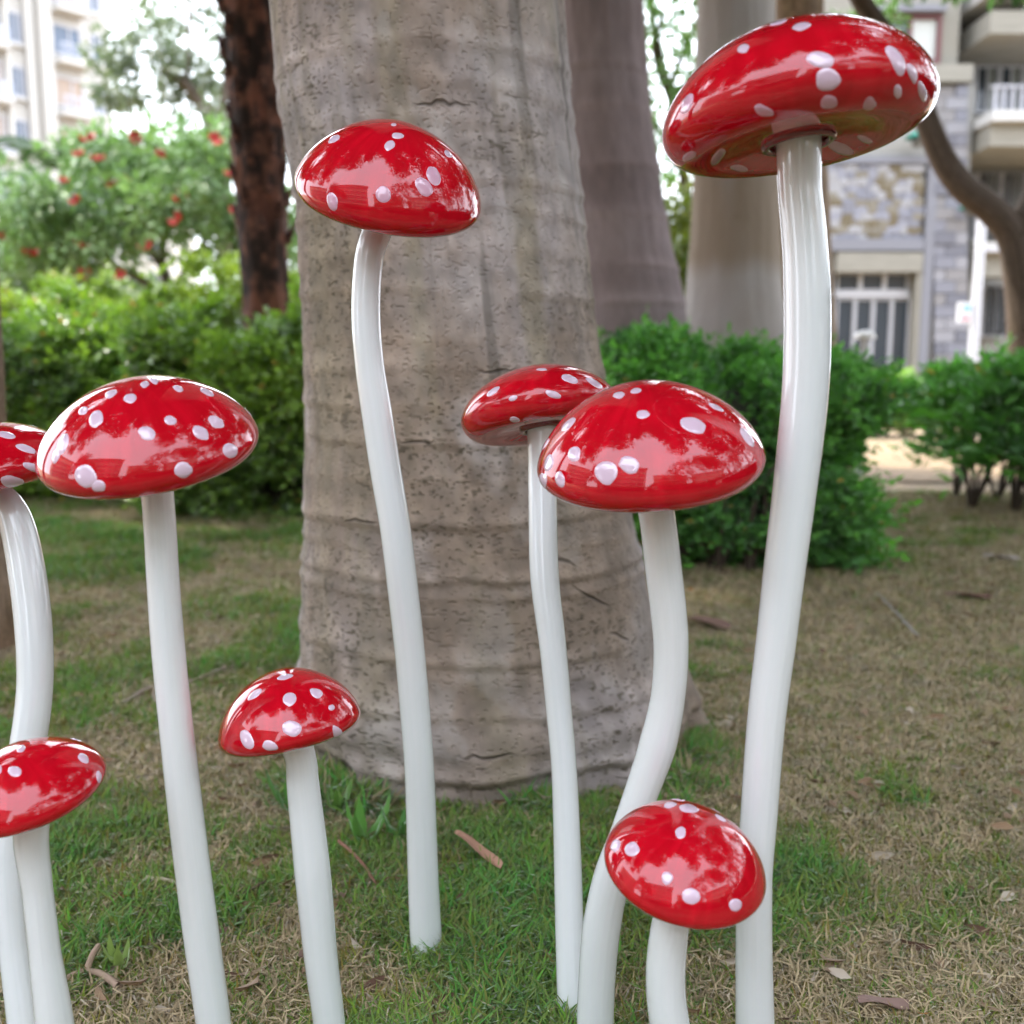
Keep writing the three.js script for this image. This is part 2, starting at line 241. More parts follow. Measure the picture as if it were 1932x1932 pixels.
{
  const mk = (vs, d) => vs.map((v) => [pt(1150, v, d - 0.2).y, 0.006, 0.011, 0.022]);
  crown(trunkThing('palm_tree', 'smooth mauve-grey palm trunk close behind the thick trunk, right of it', [[-100, 1118, 82], [0, 1126, 82], [200, 1139, 84], [350, 1152, 92], [450, 1164, 98], [550, 1180, 104], [640, 1189, 108]], 5.5, { rings: mk([120, 200, 310, 400, 500, 570], 5.5), mat: barkMauve, top: 7.4, seed: 9, ru: 1, fine: 3.4 }), 15, 8);
  const pale = tex(512, 512, (x, y) => { const b = fbm(x * 8, y * 6, 3, 4, 8), e = y * 2.4 + 0.12 * (fbm(x * 10, 1, 6, 3, 10) - 0.5), low = smooth(1.62, 1.44, e); let c = mix3([0.60, 0.53, 0.46], [0.66, 0.63, 0.63], smooth(0.35, 0.6, fbm(x * 4, y * 1.5, 8, 3, 4))); c = mix3(c, [0.5, 0.43, 0.35], smooth(0.55, 0.7, b) * 0.5); return mix3(c, mix3([0.66, 0.61, 0.575], [0.72, 0.70, 0.69], b), low); }, true);
  crown(trunkThing('palm_tree', 'palm trunk with a pale whitened foot, behind the tallest mushroom', [[-100, 1388, 66], [0, 1388, 68], [200, 1388, 72], [350, 1388, 76], [450, 1387, 80], [540, 1384, 86], [640, 1384, 98]], 6.3, { mat: std({ map: pale, roughness: 0.9, bumpMap: barkMaps.bump, bumpScale: 0.004 }), top: 8, seed: 21, fine: 3.6 }), 15, 12);
  crown(trunkThing('palm_tree', 'narrow brown palm trunk half hidden behind the tallest mushroom stem', [[-100, 1508, 42], [0, 1509, 42], [300, 1512, 46], [500, 1516, 50], [640, 1520, 56]], 7.2, { mat: barkBrown, top: 8.4, seed: 31, fine: 3.8 }), 13, 14);
}
{ // dark shaggy palm on the left
  const r = rng(77), d = 7.4;
  const dark = tex(512, 512, (x, y) => { const a = fbm(x * 14, y * 26, 2, 5, 14), b = fbm(x * 5, y * 7, 4, 3, 5); return mix3(mix3([0.15, 0.095, 0.08], [0.44, 0.285, 0.23], smooth(0.35, 0.75, a)), [0.47, 0.28, 0.22], smooth(0.55, 0.8, b) * 0.6); }, true);
  const m = std({ map: dark, roughness: 0.95, bumpMap: dark, bumpScale: 0.02 });
  const t = trunkThing('palm_tree', 'dark red-brown shaggy palm trunk rising from the left hedge', [[-100, 466, 46], [0, 472, 47], [150, 478, 46], [300, 489, 45], [450, 497, 43], [560, 502, 42], [640, 504, 42]], d, { mat: m, seg: 72, rows: 220, fine: 4, top: 8, seed: 51, ru: 1, shape: (q, a, y) => q + 0.018 * (fbm(Math.cos(a) * 4 + 9, Math.sin(a) * 4 + 9, y * 3.2, 3) - 0.5) * 2.2 });
  // leaf-base stubs, spiralling round the upper trunk
  const trunk = t.children[0], stub = new THREE.ConeGeometry(0.06, 0.17, 5, 1).translate(0, 0.05, 0);
  for (let i = 0; i < 74; i++) {
    const y = 1.85 + i * 0.034, a = i * 2.4, q = pt(0, 0, d); const uc = lerp(502, 470, clamp((y - 1.4) / 2.4, 0, 1.2)), x = pt(uc, 300, d).x, rr = 0.165;
    const s = new THREE.Mesh(stub, m); s.name = 'leaf_base'; s.position.set(x + Math.cos(a) * rr, y, -d - Math.sin(a) * rr); s.rotation.order = 'YXZ'; s.rotation.set(0, a, -0.35 - r() * 0.25); s.scale.set(0.7 + r() * 0.5, 0.8 + r() * 0.5, 0.8); trunk.add(s);
  }
  crown(t, 15, 16, 0.9);
}
{ // sliver of a grey trunk at the left edge
  crown(trunkThing('palm_tree', 'weathered grey palm trunk foot at the far left edge behind the bent stem', [[850, -72, 78], [1000, -66, 84], [1100, -62, 90], [1180, -60, 98]], 3.15, { mat: barkBrown, top: 7.5, seed: 61, fine: 2.4 }), 14, 18);
}

// ------------------------------------------------------------------ hedges
function hedge(name, label, x0, x1, z0, z1, h, count, leaf, tone, seed, o = {}) {
  const t = thing(name, label, o.category ?? 'hedge', V((x0 + x1) / 2, 0, (z0 + z1) / 2), o.group), r = rng(seed), items = [], hw = (x1 - x0) / 2, hd = (z0 - z1) / 2;
  const topAt = (x, z) => h * (0.9 + (o.rough ?? 0.34) * (fbm(x * 2.6 + seed, z * 2.6, 3, 3) - 0.5) * 2);
  const nl = o.leaves ?? 11, gap = o.gap ?? 0.02, shoots = Math.round(count / nl);
  for (let i = 0; i < shoots; i++) {
    const k = r(), deep = -Math.log(1 - r() * 0.95) * 0.07; let p, n;
    if (k < 0.4) { const x = (r() * 2 - 1) * hw, z = (r() * 2 - 1) * hd; p = V(x, topAt(x, z) - deep * 0.8, z); n = V(0.3 * x / hw, 1, 0.35 * z / hd); }
    else if (k < 0.82) { const x = (r() * 2 - 1) * hw, y = Math.pow(r(), 0.8) * topAt(x, hd); p = V(x, y, hd - deep); n = V(0, 0.5, 1); }
    else { const s = r() < 0.5 ? -1 : 1, z = (r() * 2 - 1) * hd, y = r() * topAt(s * hw, z); p = V(s * (hw - deep), y, z); n = V(s, 0.5, 0.2); }
    const cl = fbm(p.x * 4.2 + seed, p.y * 5.5, p.z * 4.2, 3), low = smooth(0.45, 0.0, p.y / h);
    if (cl < 0.44 + 0.06 * low && r() < 0.86) continue; if (o.bare && p.y < o.bare * (0.7 + 0.8 * noise(p.x * 3, p.z * 3, 4))) continue;
    const bulge = (cl - 0.5) * 0.55; p.addScaledVector(n, bulge); p.z -= low * (o.tuck ?? 0.12) * (n.z > 0.3 ? 1 : 0); if (p.y < 0.02) p.y = 0.02 + r() * 0.05;
    const e = Math.max(0, Math.abs(p.z) / hd - 0.7) * Math.max(0, p.y / h - 0.75); p.y -= e * h * 0.9;
    const dir = n.normalize().multiplyScalar(0.9).add(rv(r).multiplyScalar(0.75)).normalize(), side = V(0, 1, 0).cross(dir).normalize().multiplyScalar(1), flat = side.applyAxisAngle(dir, (r() - 0.5) * 1.2), young = clamp(0.25 + 0.75 * r() * r() + 0.9 * (noise(p.x * 2.5 + seed, p.y * 2.5, p.z * 2.5) - 0.45), 0, 1), len = gap * nl * (0.6 + 0.7 * r()) * (o.long ?? 1) * (0.7 + 0.6 * young);
    for (let q = 0; q < nl; q++) {
      const f = (q + 0.4) / nl, sg = q % 2 ? 1 : -1, lp = p.clone().addScaledVector(dir, len * (f - 0.45)); lp.y -= len * f * f * (o.droop ?? 0.12);
      const ld = dir.clone().multiplyScalar(q === nl - 1 ? 1 : 0.55).addScaledVector(flat, q === nl - 1 ? 0 : sg * 0.85).addScaledVector(rv(r), 0.3).normalize();
      items.push({ p: lp, dir: ld, roll: r() * 6.28, s: (1.15 - 0.45 * f) * (0.75 + 0.5 * r()), c: tone(clamp(young * 0.75 + 0.3 * f * young + 0.15 * r(), 0, 1), r, cl) });
    }
  }
  scatter(t, 'foliage', leaf, leafMat(o.mat), items);
  const br = []; for (let i = 0; i < (o.stems ?? 16); i++) { const x = (r() * 2 - 1) * hw * 0.85, z = (r() * 2 - 1) * hd * 0.8; for (let q = 0; q < 4; q++) br.push(sweep([V(x, -0.02, z), V(x + (r() - 0.5) * 0.2, h * 0.4, z + (r() - 0.5) * 0.2), V(x + (r() - 0.5) * 0.6, h * (0.7 + r() * 0.2), z + (r() - 0.5) * 0.5)], [0.014, 0.009, 0.004], 5, 8)); }
  part(t, 'stems', mergeGeometries(br), std({ color: C(0.07, 0.05, 0.035), roughness: 0.95 }));
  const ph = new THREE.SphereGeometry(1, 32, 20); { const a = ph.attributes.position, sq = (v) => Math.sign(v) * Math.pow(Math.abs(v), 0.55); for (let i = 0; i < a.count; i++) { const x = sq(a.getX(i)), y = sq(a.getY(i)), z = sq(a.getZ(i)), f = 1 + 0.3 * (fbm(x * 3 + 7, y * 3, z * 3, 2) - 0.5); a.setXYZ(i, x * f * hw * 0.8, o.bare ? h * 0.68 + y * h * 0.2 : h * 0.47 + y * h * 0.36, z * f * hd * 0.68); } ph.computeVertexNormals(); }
  part(t, 'shade_core', ph, std({ color: C(0.03, 0.032, 0.018), roughness: 1 }));  // solid dark core, its colour standing in for shade deep inside the leaves
  return t;
}
const tone1 = (t, r, cl = 0.5) => r() < 0.012 ? C(0.5, 0.33, 0.05) : C(lerp(0.045, 0.17, t), lerp(0.17, 0.52, t), lerp(0.025, 0.055, r()));
const tone2 = (t, r, cl = 0.5) => r() < 0.015 ? C(0.5, 0.36, 0.06) : C(lerp(0.08, 0.32, t), lerp(0.19, 0.54, t), lerp(0.02, 0.05, r()));
const toneLime = (t, r) => C(lerp(0.14, 0.30, t), lerp(0.25, 0.42, t), lerp(0.015, 0.04, r()));
const smallLeaf = leafGeo(0.054, 0.026, 0.2), roundLeaf = leafGeo(0.078, 0.046, 0.22), longLeaf = leafGeo(0.12, 0.036, 0.2, 0.3);
hedge('hedge', 'clipped small-leaved green hedge block behind the tallest mushroom stem', pt(1128, 900, 4.5).x, pt(1650, 900, 4.25).x, -4.25, -5.2, 0.98, 66000, smallLeaf, tone1, 101, { mat: { clearcoat: 0.2 }, rough: 0.28 });
hedge('hedge', 'left-hand dark glossy hedge block at the left edge above the mid-sized mushroom', pt(-120, 800, 6.9).x, pt(262, 800, 6.9).x, -6.6, -7.6, 1.2, 30000, roundLeaf, tone2, 103, { gap: 0.03, mat: { clearcoat: 1, clearcoatRoughness: 0.22 } });
hedge('hedge', 'bright green leafy hedge block touching the left side of the thick palm trunk', pt(318, 800, 6.5).x, pt(640, 800, 6.5).x, -5.9, -7.0, 1.14, 30000, roundLeaf, tone2, 105, { gap: 0.03, mat: { clearcoat: 1, clearcoatRoughness: 0.22 } });
hedge('hedge', 'sunlit yellow-green hedge row behind the two left hedge blocks', pt(-160, 700, 9.6).x, pt(600, 700, 9.6).x, -8.6, -10.4, 1.62, 40000, roundLeaf, toneLime, 107, { sprigs: 160 });
hedge('shrub', 'loose dark shrub with long drooping leaves at the right edge', pt(1800, 800, 6.4).x, pt(2120, 800, 6.4).x, -5.9, -7.1, 1.0, 17000, longLeaf, tone1, 109, { category: 'shrub', tuck: 0, bare: 0.3, rough: 0.42, gap: 0.035, droop: 0.5, leaves: 8 });
hedge('hedge', 'low far hedge row in front of the stone-clad building', pt(1600, 700, 10.5).x, pt(2100, 700, 10.5).x, -13.5, -14.3, 0.8, 16000, roundLeaf, tone2, 111, { sprigs: 30 });


// ------------------------------------------------------------------ trees and shrubs
function limb(points, r0, r1, seg = 8) { return sweep(points, points.map((_, i) => lerp(r0, r1, i / (points.length - 1))), seg, points.length * 6); }
function tree(name, label, limbs, blobs, count, leaf, tone, seed, o = {}) {
  const t = thing(name, label, o.category ?? 'tree', null, o.group), r = rng(seed);
  part(t, 'trunk', mergeGeometries(limbs), o.bark ?? std({ color: C(0.10, 0.075, 0.055), roughness: 0.95 }));
  scatter(t, 'crown', leaf, leafMat(o.mat), foliage(r, blobs, count, tone, o.size ?? 1));
  return t;
}
const bigLeaf = leafGeo(0.16, 0.075, 0.2, 0.3), midLeaf = leafGeo(0.1, 0.045, 0.2, 0.2);
const P3 = (u, v, d, dz = 0) => { const p = pt(u, v, d); p.z += dz; return p; };
{ // flowering tree, left background
  const d = 14, r = rng(301), tone = (t) => C(lerp(0.08, 0.21, t), lerp(0.16, 0.37, t), lerp(0.04, 0.09, t));
  const bark = std({ color: C(0.075, 0.065, 0.055), roughness: 0.95 });
  const b = [[190, 300, 90, 55], [300, 290, 110, 60], [420, 330, 100, 70], [120, 400, 110, 60], [240, 400, 120, 65], [350, 420, 100, 60], [60, 440, 90, 55], [180, 480, 130, 50], [440, 440, 90, 60], [-40, 470, 90, 60], [520, 400, 80, 80], [20, 520, 70, 40], [80, 540, 90, 40], [-20, 400, 60, 60], [200, 545, 70, 30], [575, 520, 45, 60]].map(([u, v, a, c]) => ({ c: P3(u, v, d, (r() - 0.5) * 2), r: [px(a, d), px(c, d), 0.8], w: a * c, clump: 0.2 }));
  const limbs = [limb([P3(306, 800, d), P3(310, 640, d), P3(318, 565, d), P3(305, 500, d), P3(240, 440, d), P3(150, 400, d)], 0.12, 0.03), limb([P3(318, 565, d), P3(350, 515, d), P3(390, 450, d), P3(440, 360, d)], 0.08, 0.02), limb([P3(318, 560, d), P3(260, 520, d, 0.3), P3(200, 505, d, 0.4), P3(90, 480, d, 0.5)], 0.07, 0.02), limb([P3(305, 500, d), P3(310, 420, d), P3(290, 320, d)], 0.06, 0.02)];
  const t = tree('flowering_tree', 'light green spreading tree dotted with red blossoms beyond the left hedges', limbs, b, 13000, midLeaf, tone, 303, { bark, size: 1.4 });
  const pet = [0, 1, 2, 3, 4].map((k) => leafGeo(0.13, 0.1, 0.3, 0.1).rotateX(0.9).rotateY(k * 1.2566)), fg = mergeGeometries(pet), fm = std({ color: C(0.46, 0.045, 0.04), roughness: 0.7, side: THREE.DoubleSide });
  for (const [u, v] of [[178, 272], [262, 265], [408, 268], [216, 352], [240, 345], [155, 385], [160, 300], [185, 305], [440, 338], [446, 402], [345, 378], [160, 470], [372, 510], [172, 525], [98, 525], [8, 560], [2, 455], [235, 525], [340, 420], [285, 470], [70, 485], [125, 345], [310, 300]]) { const f = part(t, 'blossom', fg, fm); f.position.copy(P3(u + (r() - 0.5) * 6, v, d - 1.0, 0.2 * r())); f.rotation.set(r() * 1.2, r() * 6, r()); f.scale.setScalar(0.7 + r() * 0.5); }
}
{ // dark-limbed tree against the sky, left
  const d = 19, r = rng(311), tone = (t) => C(lerp(0.06, 0.15, t), lerp(0.10, 0.2, t), lerp(0.04, 0.08, t));
  const b = [[230, 110, 60, 30], [300, 95, 70, 35], [360, 130, 60, 40], [250, 180, 60, 40], [400, 190, 50, 50], [420, 60, 40, 40], [300, 160, 60, 30], [290, 10, 60, 25], [430, 240, 30, 30], [395, 5, 50, 30], [560, 250, 30, 90]].map(([u, v, a, c]) => ({ c: P3(u, v, d, (r() - 0.5) * 2), r: [px(a, d), px(c, d), 0.8], w: a * c, clump: 0.2 }));
  tree('tree', 'dark-limbed tree arching against the white sky between left building and shaggy palm', [limb([P3(420, 900, d), P3(425, 500, d), P3(408, 260, d), P3(385, 205, d), P3(352, 160, d), P3(300, 125, d)], 0.2, 0.06), limb([P3(408, 260, d), P3(425, 170, d), P3(430, 60, d)], 0.1, 0.03), limb([P3(352, 160, d), P3(356, 80, d), P3(358, -20, d)], 0.05, 0.03)], b, 5200, midLeaf, tone, 313, { size: 1.35 });
}
{ // thin branching tree between the trunks
  const d = 10, r = rng(321), tone = (t) => C(lerp(0.07, 0.2, t), lerp(0.17, 0.38, t), lerp(0.03, 0.08, t));
  const b = [[1235, 60, 45, 40], [1290, 40, 45, 40], [1225, 150, 35, 40], [1285, 170, 35, 40], [1255, 250, 45, 40], [1235, 330, 30, 30], [1300, 300, 30, 30], [1640, 30, 60, 35], [1580, 60, 40, 35]].map(([u, v, a, c]) => ({ c: P3(u, v, d, (r() - 0.5) * 1), r: [px(a, d), px(c, d), 0.5], w: a * c, clump: 0.24 }));
  tree('tree', 'thin dark-branched tree with pale leaves seen between two palm trunks', [limb([P3(1312, 700, d), P3(1308, 480, d), P3(1290, 330, d), P3(1262, 170, d), P3(1235, 60, d), P3(1225, -60, d)], 0.07, 0.02), limb([P3(1290, 330, d), P3(1240, 240, d), P3(1215, 190, d)], 0.035, 0.015), limb([P3(1262, 170, d), P3(1285, 110, d), P3(1318, 30, d)], 0.035, 0.015), limb([P3(1270, 200, d), P3(1235, 90, d), P3(1255, 20, d)], 0.04, 0.015)], b, 1700, midLeaf, tone, 323, { size: 0.9 });
  const d2 = 9, b2 = [[1280, 400, 35, 40], [1265, 470, 40, 45], [1285, 540, 40, 50], [1275, 610, 50, 40]].map(([u, v, a, c]) => ({ c: P3(u, v, d2, 0), r: [px(a, d2), px(c, d2), 0.4], w: a * c, clump: 0.22 }));
  tree('shrub', 'yellow-green shrub standing between the mauve trunk and the pale-footed trunk', [limb([P3(1280, 760, d2), P3(1282, 620, d2), P3(1275, 480, d2)], 0.04, 0.01)], b2, 2600, midLeaf, (t) => C(lerp(0.10, 0.34, t), lerp(0.2, 0.38, t), 0.025), 325, { category: 'shrub', size: 0.8 });
}
{ // bent tree at the right edge; its crown spreads overhead
  const d = 8.6, r = rng(331), bark = std({ map: barkMaps.col, color: C(0.42, 0.34, 0.29), roughness: 0.95, bumpMap: barkMaps.bump, bumpScale: 0.01 });
  const L = [limb([P3(1945, 900, d), P3(1935, 640, d), P3(1925, 520, d), P3(1908, 440, d), P3(1870, 395, d), P3(1820, 355, d), P3(1785, 310, d), P3(1755, 245, d), P3(1720, 150, d), P3(1665, 60, d), P3(1615, -20, d), P3(1540, -160, d, 0.8), P3(1450, -330, d, 1.6)], 0.15, 0.06, 14), limb([P3(1912, 450, d), P3(1950, 380, d), P3(2010, 200, d), P3(2040, -60, d), P3(2010, -330, d, 1.2)], 0.13, 0.05, 12), limb([P3(1615, -20, d), P3(1700, -180, d, 1.5), P3(1760, -330, d, 3)], 0.06, 0.03)];
  const b = []; for (let i = 0; i < 26; i++) b.push({ c: V(1.2 + r() * 5.5, 5 + r() * 1.8, -3.5 + r() * 7), r: [0.9, 0.4, 0.9], clump: 0.3 });  // clumps carried back over the viewpoint, added to cover open sky
  for (let i = 0; i < 34; i++) b.push({ c: V(-1.2 + r() * 7.2, 4.7 + r() * 1.5, -9.6 + r() * 6.6), r: [0.9, 0.4, 0.9], clump: 0.3 });
  
  tree('bent_tree', 'brown crooked tree leaning in from the right edge before the stone-clad building', L, b, 30000, bigLeaf, (t) => C(lerp(0.035, 0.08, t), lerp(0.09, 0.17, t), 0.03), 333, { bark, size: 1.25 });
}
{ // broad tree added out of view on the left, crown placed to block sun
  const r = rng(341), b = [], x0 = -5.6, z0 = -3.2;
  for (let i = 0; i < 70; i++) b.push({ c: V(-9 + r() * 10.6, 5.3 + r() * 1.7, -9.4 + r() * 10.4), r: [1, 0.4, 1], clump: 0.3 });
  for (let i = 0; i < 46; i++) b.push({ c: V(-11.5 + r() * 13, 9.2 + r() * 1.6, -5.5 + r() * 7), r: [1.1, 0.5, 1.1], clump: 0.3 });  // high second leaf layer, added to keep sun off the ground behind
  const L = [limb([V(x0 + 0.1, 4, z0 - 0.2), V(x0 + 0.3, 7, z0), V(x0 + 0.6, 9.6, z0 + 0.6)], 0.24, 0.1, 12), limb([V(x0, -0.1, z0), V(x0 + 0.2, 2, z0), V(x0 + 0.1, 4, z0 - 0.2), V(x0 + 0.8, 5.6, z0 - 1)], 0.3, 0.12, 14)];
  for (let i = 0; i < 9; i++) { const a = i * 0.7, e = V(x0 + 1.2 + Math.cos(a) * 4.2, 5.8 + r(), z0 - 1.2 + Math.sin(a) * 4.2); L.push(limb([V(x0 + 0.1, 3.6, z0 - 0.1), V(x0 + Math.cos(a) * 1.6, 5, z0 - 0.5 + Math.sin(a) * 1.6), e], 0.1, 0.03)); }
  tree('added_shade_tree', 'added broad leafy tree, unseen left of the view, whose crown keeps sun and sky off the mushrooms', L, b, 56000, bigLeaf, (t) => C(lerp(0.035, 0.08, t), lerp(0.09, 0.17, t), 0.03), 343, { size: 1.3 });
}
{ // small feather palm before the left building
  const d = 15, t = thing('small_palm', 'small grey-green feather palm arching before the left apartment building', 'palm tree'); const base = P3(118, 640, d); base.y = 0;
  const top = P3(118, 330, d);
  part(t, 'trunk', limb([base, V(base.x + 0.05, top.y * 0.5, base.z), top], 0.1, 0.07), std({ color: C(0.1, 0.08, 0.06), roughness: 0.9 }));
  for (let i = 0; i < 9; i++) { const f = part(t, 'frond', frondShapes[i % 3], frondMat); f.position.copy(top); f.rotation.order = 'YZX'; f.rotation.y = i * 2.4 + 0.5; f.rotation.z = 0.9 - i * 0.08; f.scale.setScalar(0.36); }
}

// ------------------------------------------------------------------ buildings
function facadeAt(origin, dir) {     // upright plane: returns (u,v) -> {s, y} along it
  return (u, v) => { const r = ray(u, v), n = V(-dir.z, 0, dir.x), k = origin.clone().sub(camera.position).dot(n) / r.dot(n), p = r.multiplyScalar(k).add(camera.position); return { s: p.clone().sub(origin).dot(dir), y: p.y }; };
}
const glassDark = std({ color: C(0.035, 0.045, 0.055), roughness: 0.12 }), whiteFrame = std({ color: C(0.42, 0.42, 0.44), roughness: 0.5 });
const creamWall = (() => { const m = tex(256, 256, (x, y) => { const a = fbm(x * 8, y * 8, 3, 5, 8); return mix3([0.48, 0.465, 0.425], [0.555, 0.54, 0.50], a); }, true); return std({ map: m, roughness: 0.9 }); })();
function rect(parent, name, mat, A, u0, u1, v0, v1, depth, out = 0) {   // a slab on the facade covering that rectangle
  const a = A(u0, (v0 + v1) / 2), b = A(u1, (v0 + v1) / 2), c = A((u0 + u1) / 2, v0), e = A((u0 + u1) / 2, v1);
  return part(parent, name, box(Math.abs(b.s - a.s), Math.abs(c.y - e.y), depth, (a.s + b.s) / 2, (c.y + e.y) / 2, out + depth / 2), mat);
}
function windowAt(b, A, u0, u1, v0, v1, o = {}) {  // recess frame, mullions and panes standing proud of the dark backing by real depth
  const a = A(u0, (v0 + v1) / 2), c = A(u1, (v0 + v1) / 2), t = A((u0 + u1) / 2, v0), e = A((u0 + u1) / 2, v1), w = Math.abs(c.s - a.s), h = Math.abs(t.y - e.y), f = Math.min(0.09, w * 0.08), n = o.n ?? 2, bars = [];
  const W = new THREE.Group(); W.name = 'window'; W.position.set((a.s + c.s) / 2, (t.y + e.y) / 2, o.out ?? 0.02); b.add(W);
  bars.push(box(w, f, 0.1, 0, h / 2 - f / 2, 0.05), box(w, f, 0.1, 0, -h / 2 + f / 2, 0.05), box(f, h - 2 * f, 0.1, -w / 2 + f / 2, 0, 0.05), box(f, h - 2 * f, 0.1, w / 2 - f / 2, 0, 0.05));
  for (let k = 1; k < n; k++) bars.push(box(f * 0.8, h - 2 * f, 0.08, -w / 2 + w * k / n, 0, 0.045));
  if (o.bar) bars.push(box(w - 2 * f, f, 0.07, 0, h / 2 - h * o.bar, 0.042));
  part(W, 'frame', mergeGeometries(bars), o.frame ?? whiteFrame);
  for (let k = 0; k < n; k++) part(W, 'pane', box(w / n - f, h - 2 * f, 0.02, -w / 2 + w * (k + 0.5) / n, 0, 0.02), (o.pane ?? [glassDark])[k % (o.pane ?? [glassDark]).length]);
  if (o.sill) part(W, 'sill', box(w * 1.08, 0.1, 0.2, 0, -h / 2 - 0.05, 0.1), creamWall);
  if (o.grille) { const gr = []; for (let k = 1; k < 9; k++) gr.push(box(0.02, h, 0.02, -w / 2 + w * k / 9, 0, 0.14)); for (let k = 1; k < 6; k++) gr.push(box(w, 0.02, 0.02, 0, -h / 2 + h * k / 6, 0.165)); part(W, 'grille', mergeGeometries(gr), std({ color: C(0.08, 0.08, 0.08), roughness: 0.6 })); }
  return W;
}
{ // left apartment building, receding to the right
  const dir = V(0.62, 0, -0.785).normalize(), o0 = pt(40, 400, 62); o0.y = 0;
  const b = thing('apartment_building', 'tall white apartment building with balconies at the upper left', 'building', o0);
  b.rotation.y = Math.atan2(-dir.z, dir.x);
  const A = facadeAt(o0, dir), glassB = std({ color: C(0.08, 0.11, 0.16), roughness: 0.25 }), wall = std({ color: C(0.42, 0.405, 0.375), roughness: 0.9 }), tan = std({ color: C(0.34, 0.27, 0.22), roughness: 0.9 });
  const sL = A(-160, 300).s, sR = A(176, 300).s, sU = A(228, 60).s;
  part(b, 'wall', box(sR - sL, 46, 14, (sL + sR) / 2, 23, -7), wall);
  part(b, 'stair_tower', box(sU - sR - 0.05, 46, 9, (sR + sU) / 2 + 0.05, 23, -6), wall);
  const fl = 3.05, y0 = 1.5, sAt = (u) => A(u, 300).s;
  for (const [u0, u1] of [[58, 66], [84, 106], [18, 26]]) part(b, 'pilaster', box(sAt(u1) - sAt(u0), 45.9, 0.5, (sAt(u0) + sAt(u1)) / 2, 22.95, 0.25), wall);
  const col = (u0, u1, kind) => { for (let k = 1; k < 14; k++) {
    const s0 = sAt(u0), s1 = sAt(u1), y = y0 + k * fl, w = s1 - s0, W = new THREE.Group(); W.name = kind; W.position.set((s0 + s1) / 2, y + 1.2, 0.01); b.add(W);
    part(W, 'frame', mergeGeometries([box(w, 0.12, 0.12, 0, 0.85, 0.06), box(w, 0.12, 0.12, 0, -0.85, 0.06), box(0.1, 1.58, 0.12, -w / 2 + 0.05, 0, 0.06), box(0.1, 1.58, 0.12, w / 2 - 0.05, 0, 0.06), box(0.08, 1.58, 0.1, w * 0.1, 0, 0.05)]), whiteFrame);
    part(W, 'pane', box(w - 0.2, 1.58, 0.03, 0, 0, 0.02), kind === 'balcony' && k % 3 ? tan : glassB);
    if (kind === 'balcony') { part(W, 'slab', box(w * 1.05, 0.22, 1.2, 0, -1.5, 0.6), wall); const rail = []; for (let q = 0; q <= 10; q++) rail.push(box(0.04, 0.9, 0.04, -w / 2 + w * q / 10, -0.94, 1.15)); rail.push(box(w, 0.07, 0.07, 0, -0.46, 1.15)); part(W, 'railing', mergeGeometries(rail), std({ color: C(0.4, 0.42, 0.48), roughness: 0.6 })); }
    else part(W, 'sill', box(w * 1.1, 0.14, 0.3, 0, -1.0, 0.15), wall);
  } };
  col(28, 56, 'window'); col(-8, 16, 'balcony'); col(110, 164, 'balcony'); col(-60, -30, 'window'); col(182, 204, 'window');
}
{
  const d = 95, b = thing('apartment_building', 'pale distant apartment block peeking out right of the white apartment building', 'building', V(pt(245, 300, d).x, 0, -d));
  const w = std({ color: C(0.5, 0.47, 0.42), roughness: 0.9 }), x0 = pt(190, 200, d).x - b.position.x, x1 = pt(292, 200, d).x - b.position.x;
  part(b, 'wall', box(x1 - x0, 21, 10, (x0 + x1) / 2, 10.5, -5), w); part(b, 'roof', box(x1 - x0 + 0.8, 0.5, 11, (x0 + x1) / 2, 21.25, -5), w);
  for (let i = 0; i < 3; i++) for (let k = 0; k < 6; k++) { const W = new THREE.Group(); W.name = 'window'; W.position.set(lerp(x0, x1, (i + 0.5) / 3), 3 + k * 3, 0); b.add(W); part(W, 'pane', box(1.1, 1.5, 0.06, 0, 0, 0.03), glassDark); part(W, 'frame', mergeGeometries([box(1.3, 0.12, 0.14, 0, 0.81, 0.07), box(1.3, 0.12, 0.14, 0, -0.81, 0.07)]), whiteFrame); }
}
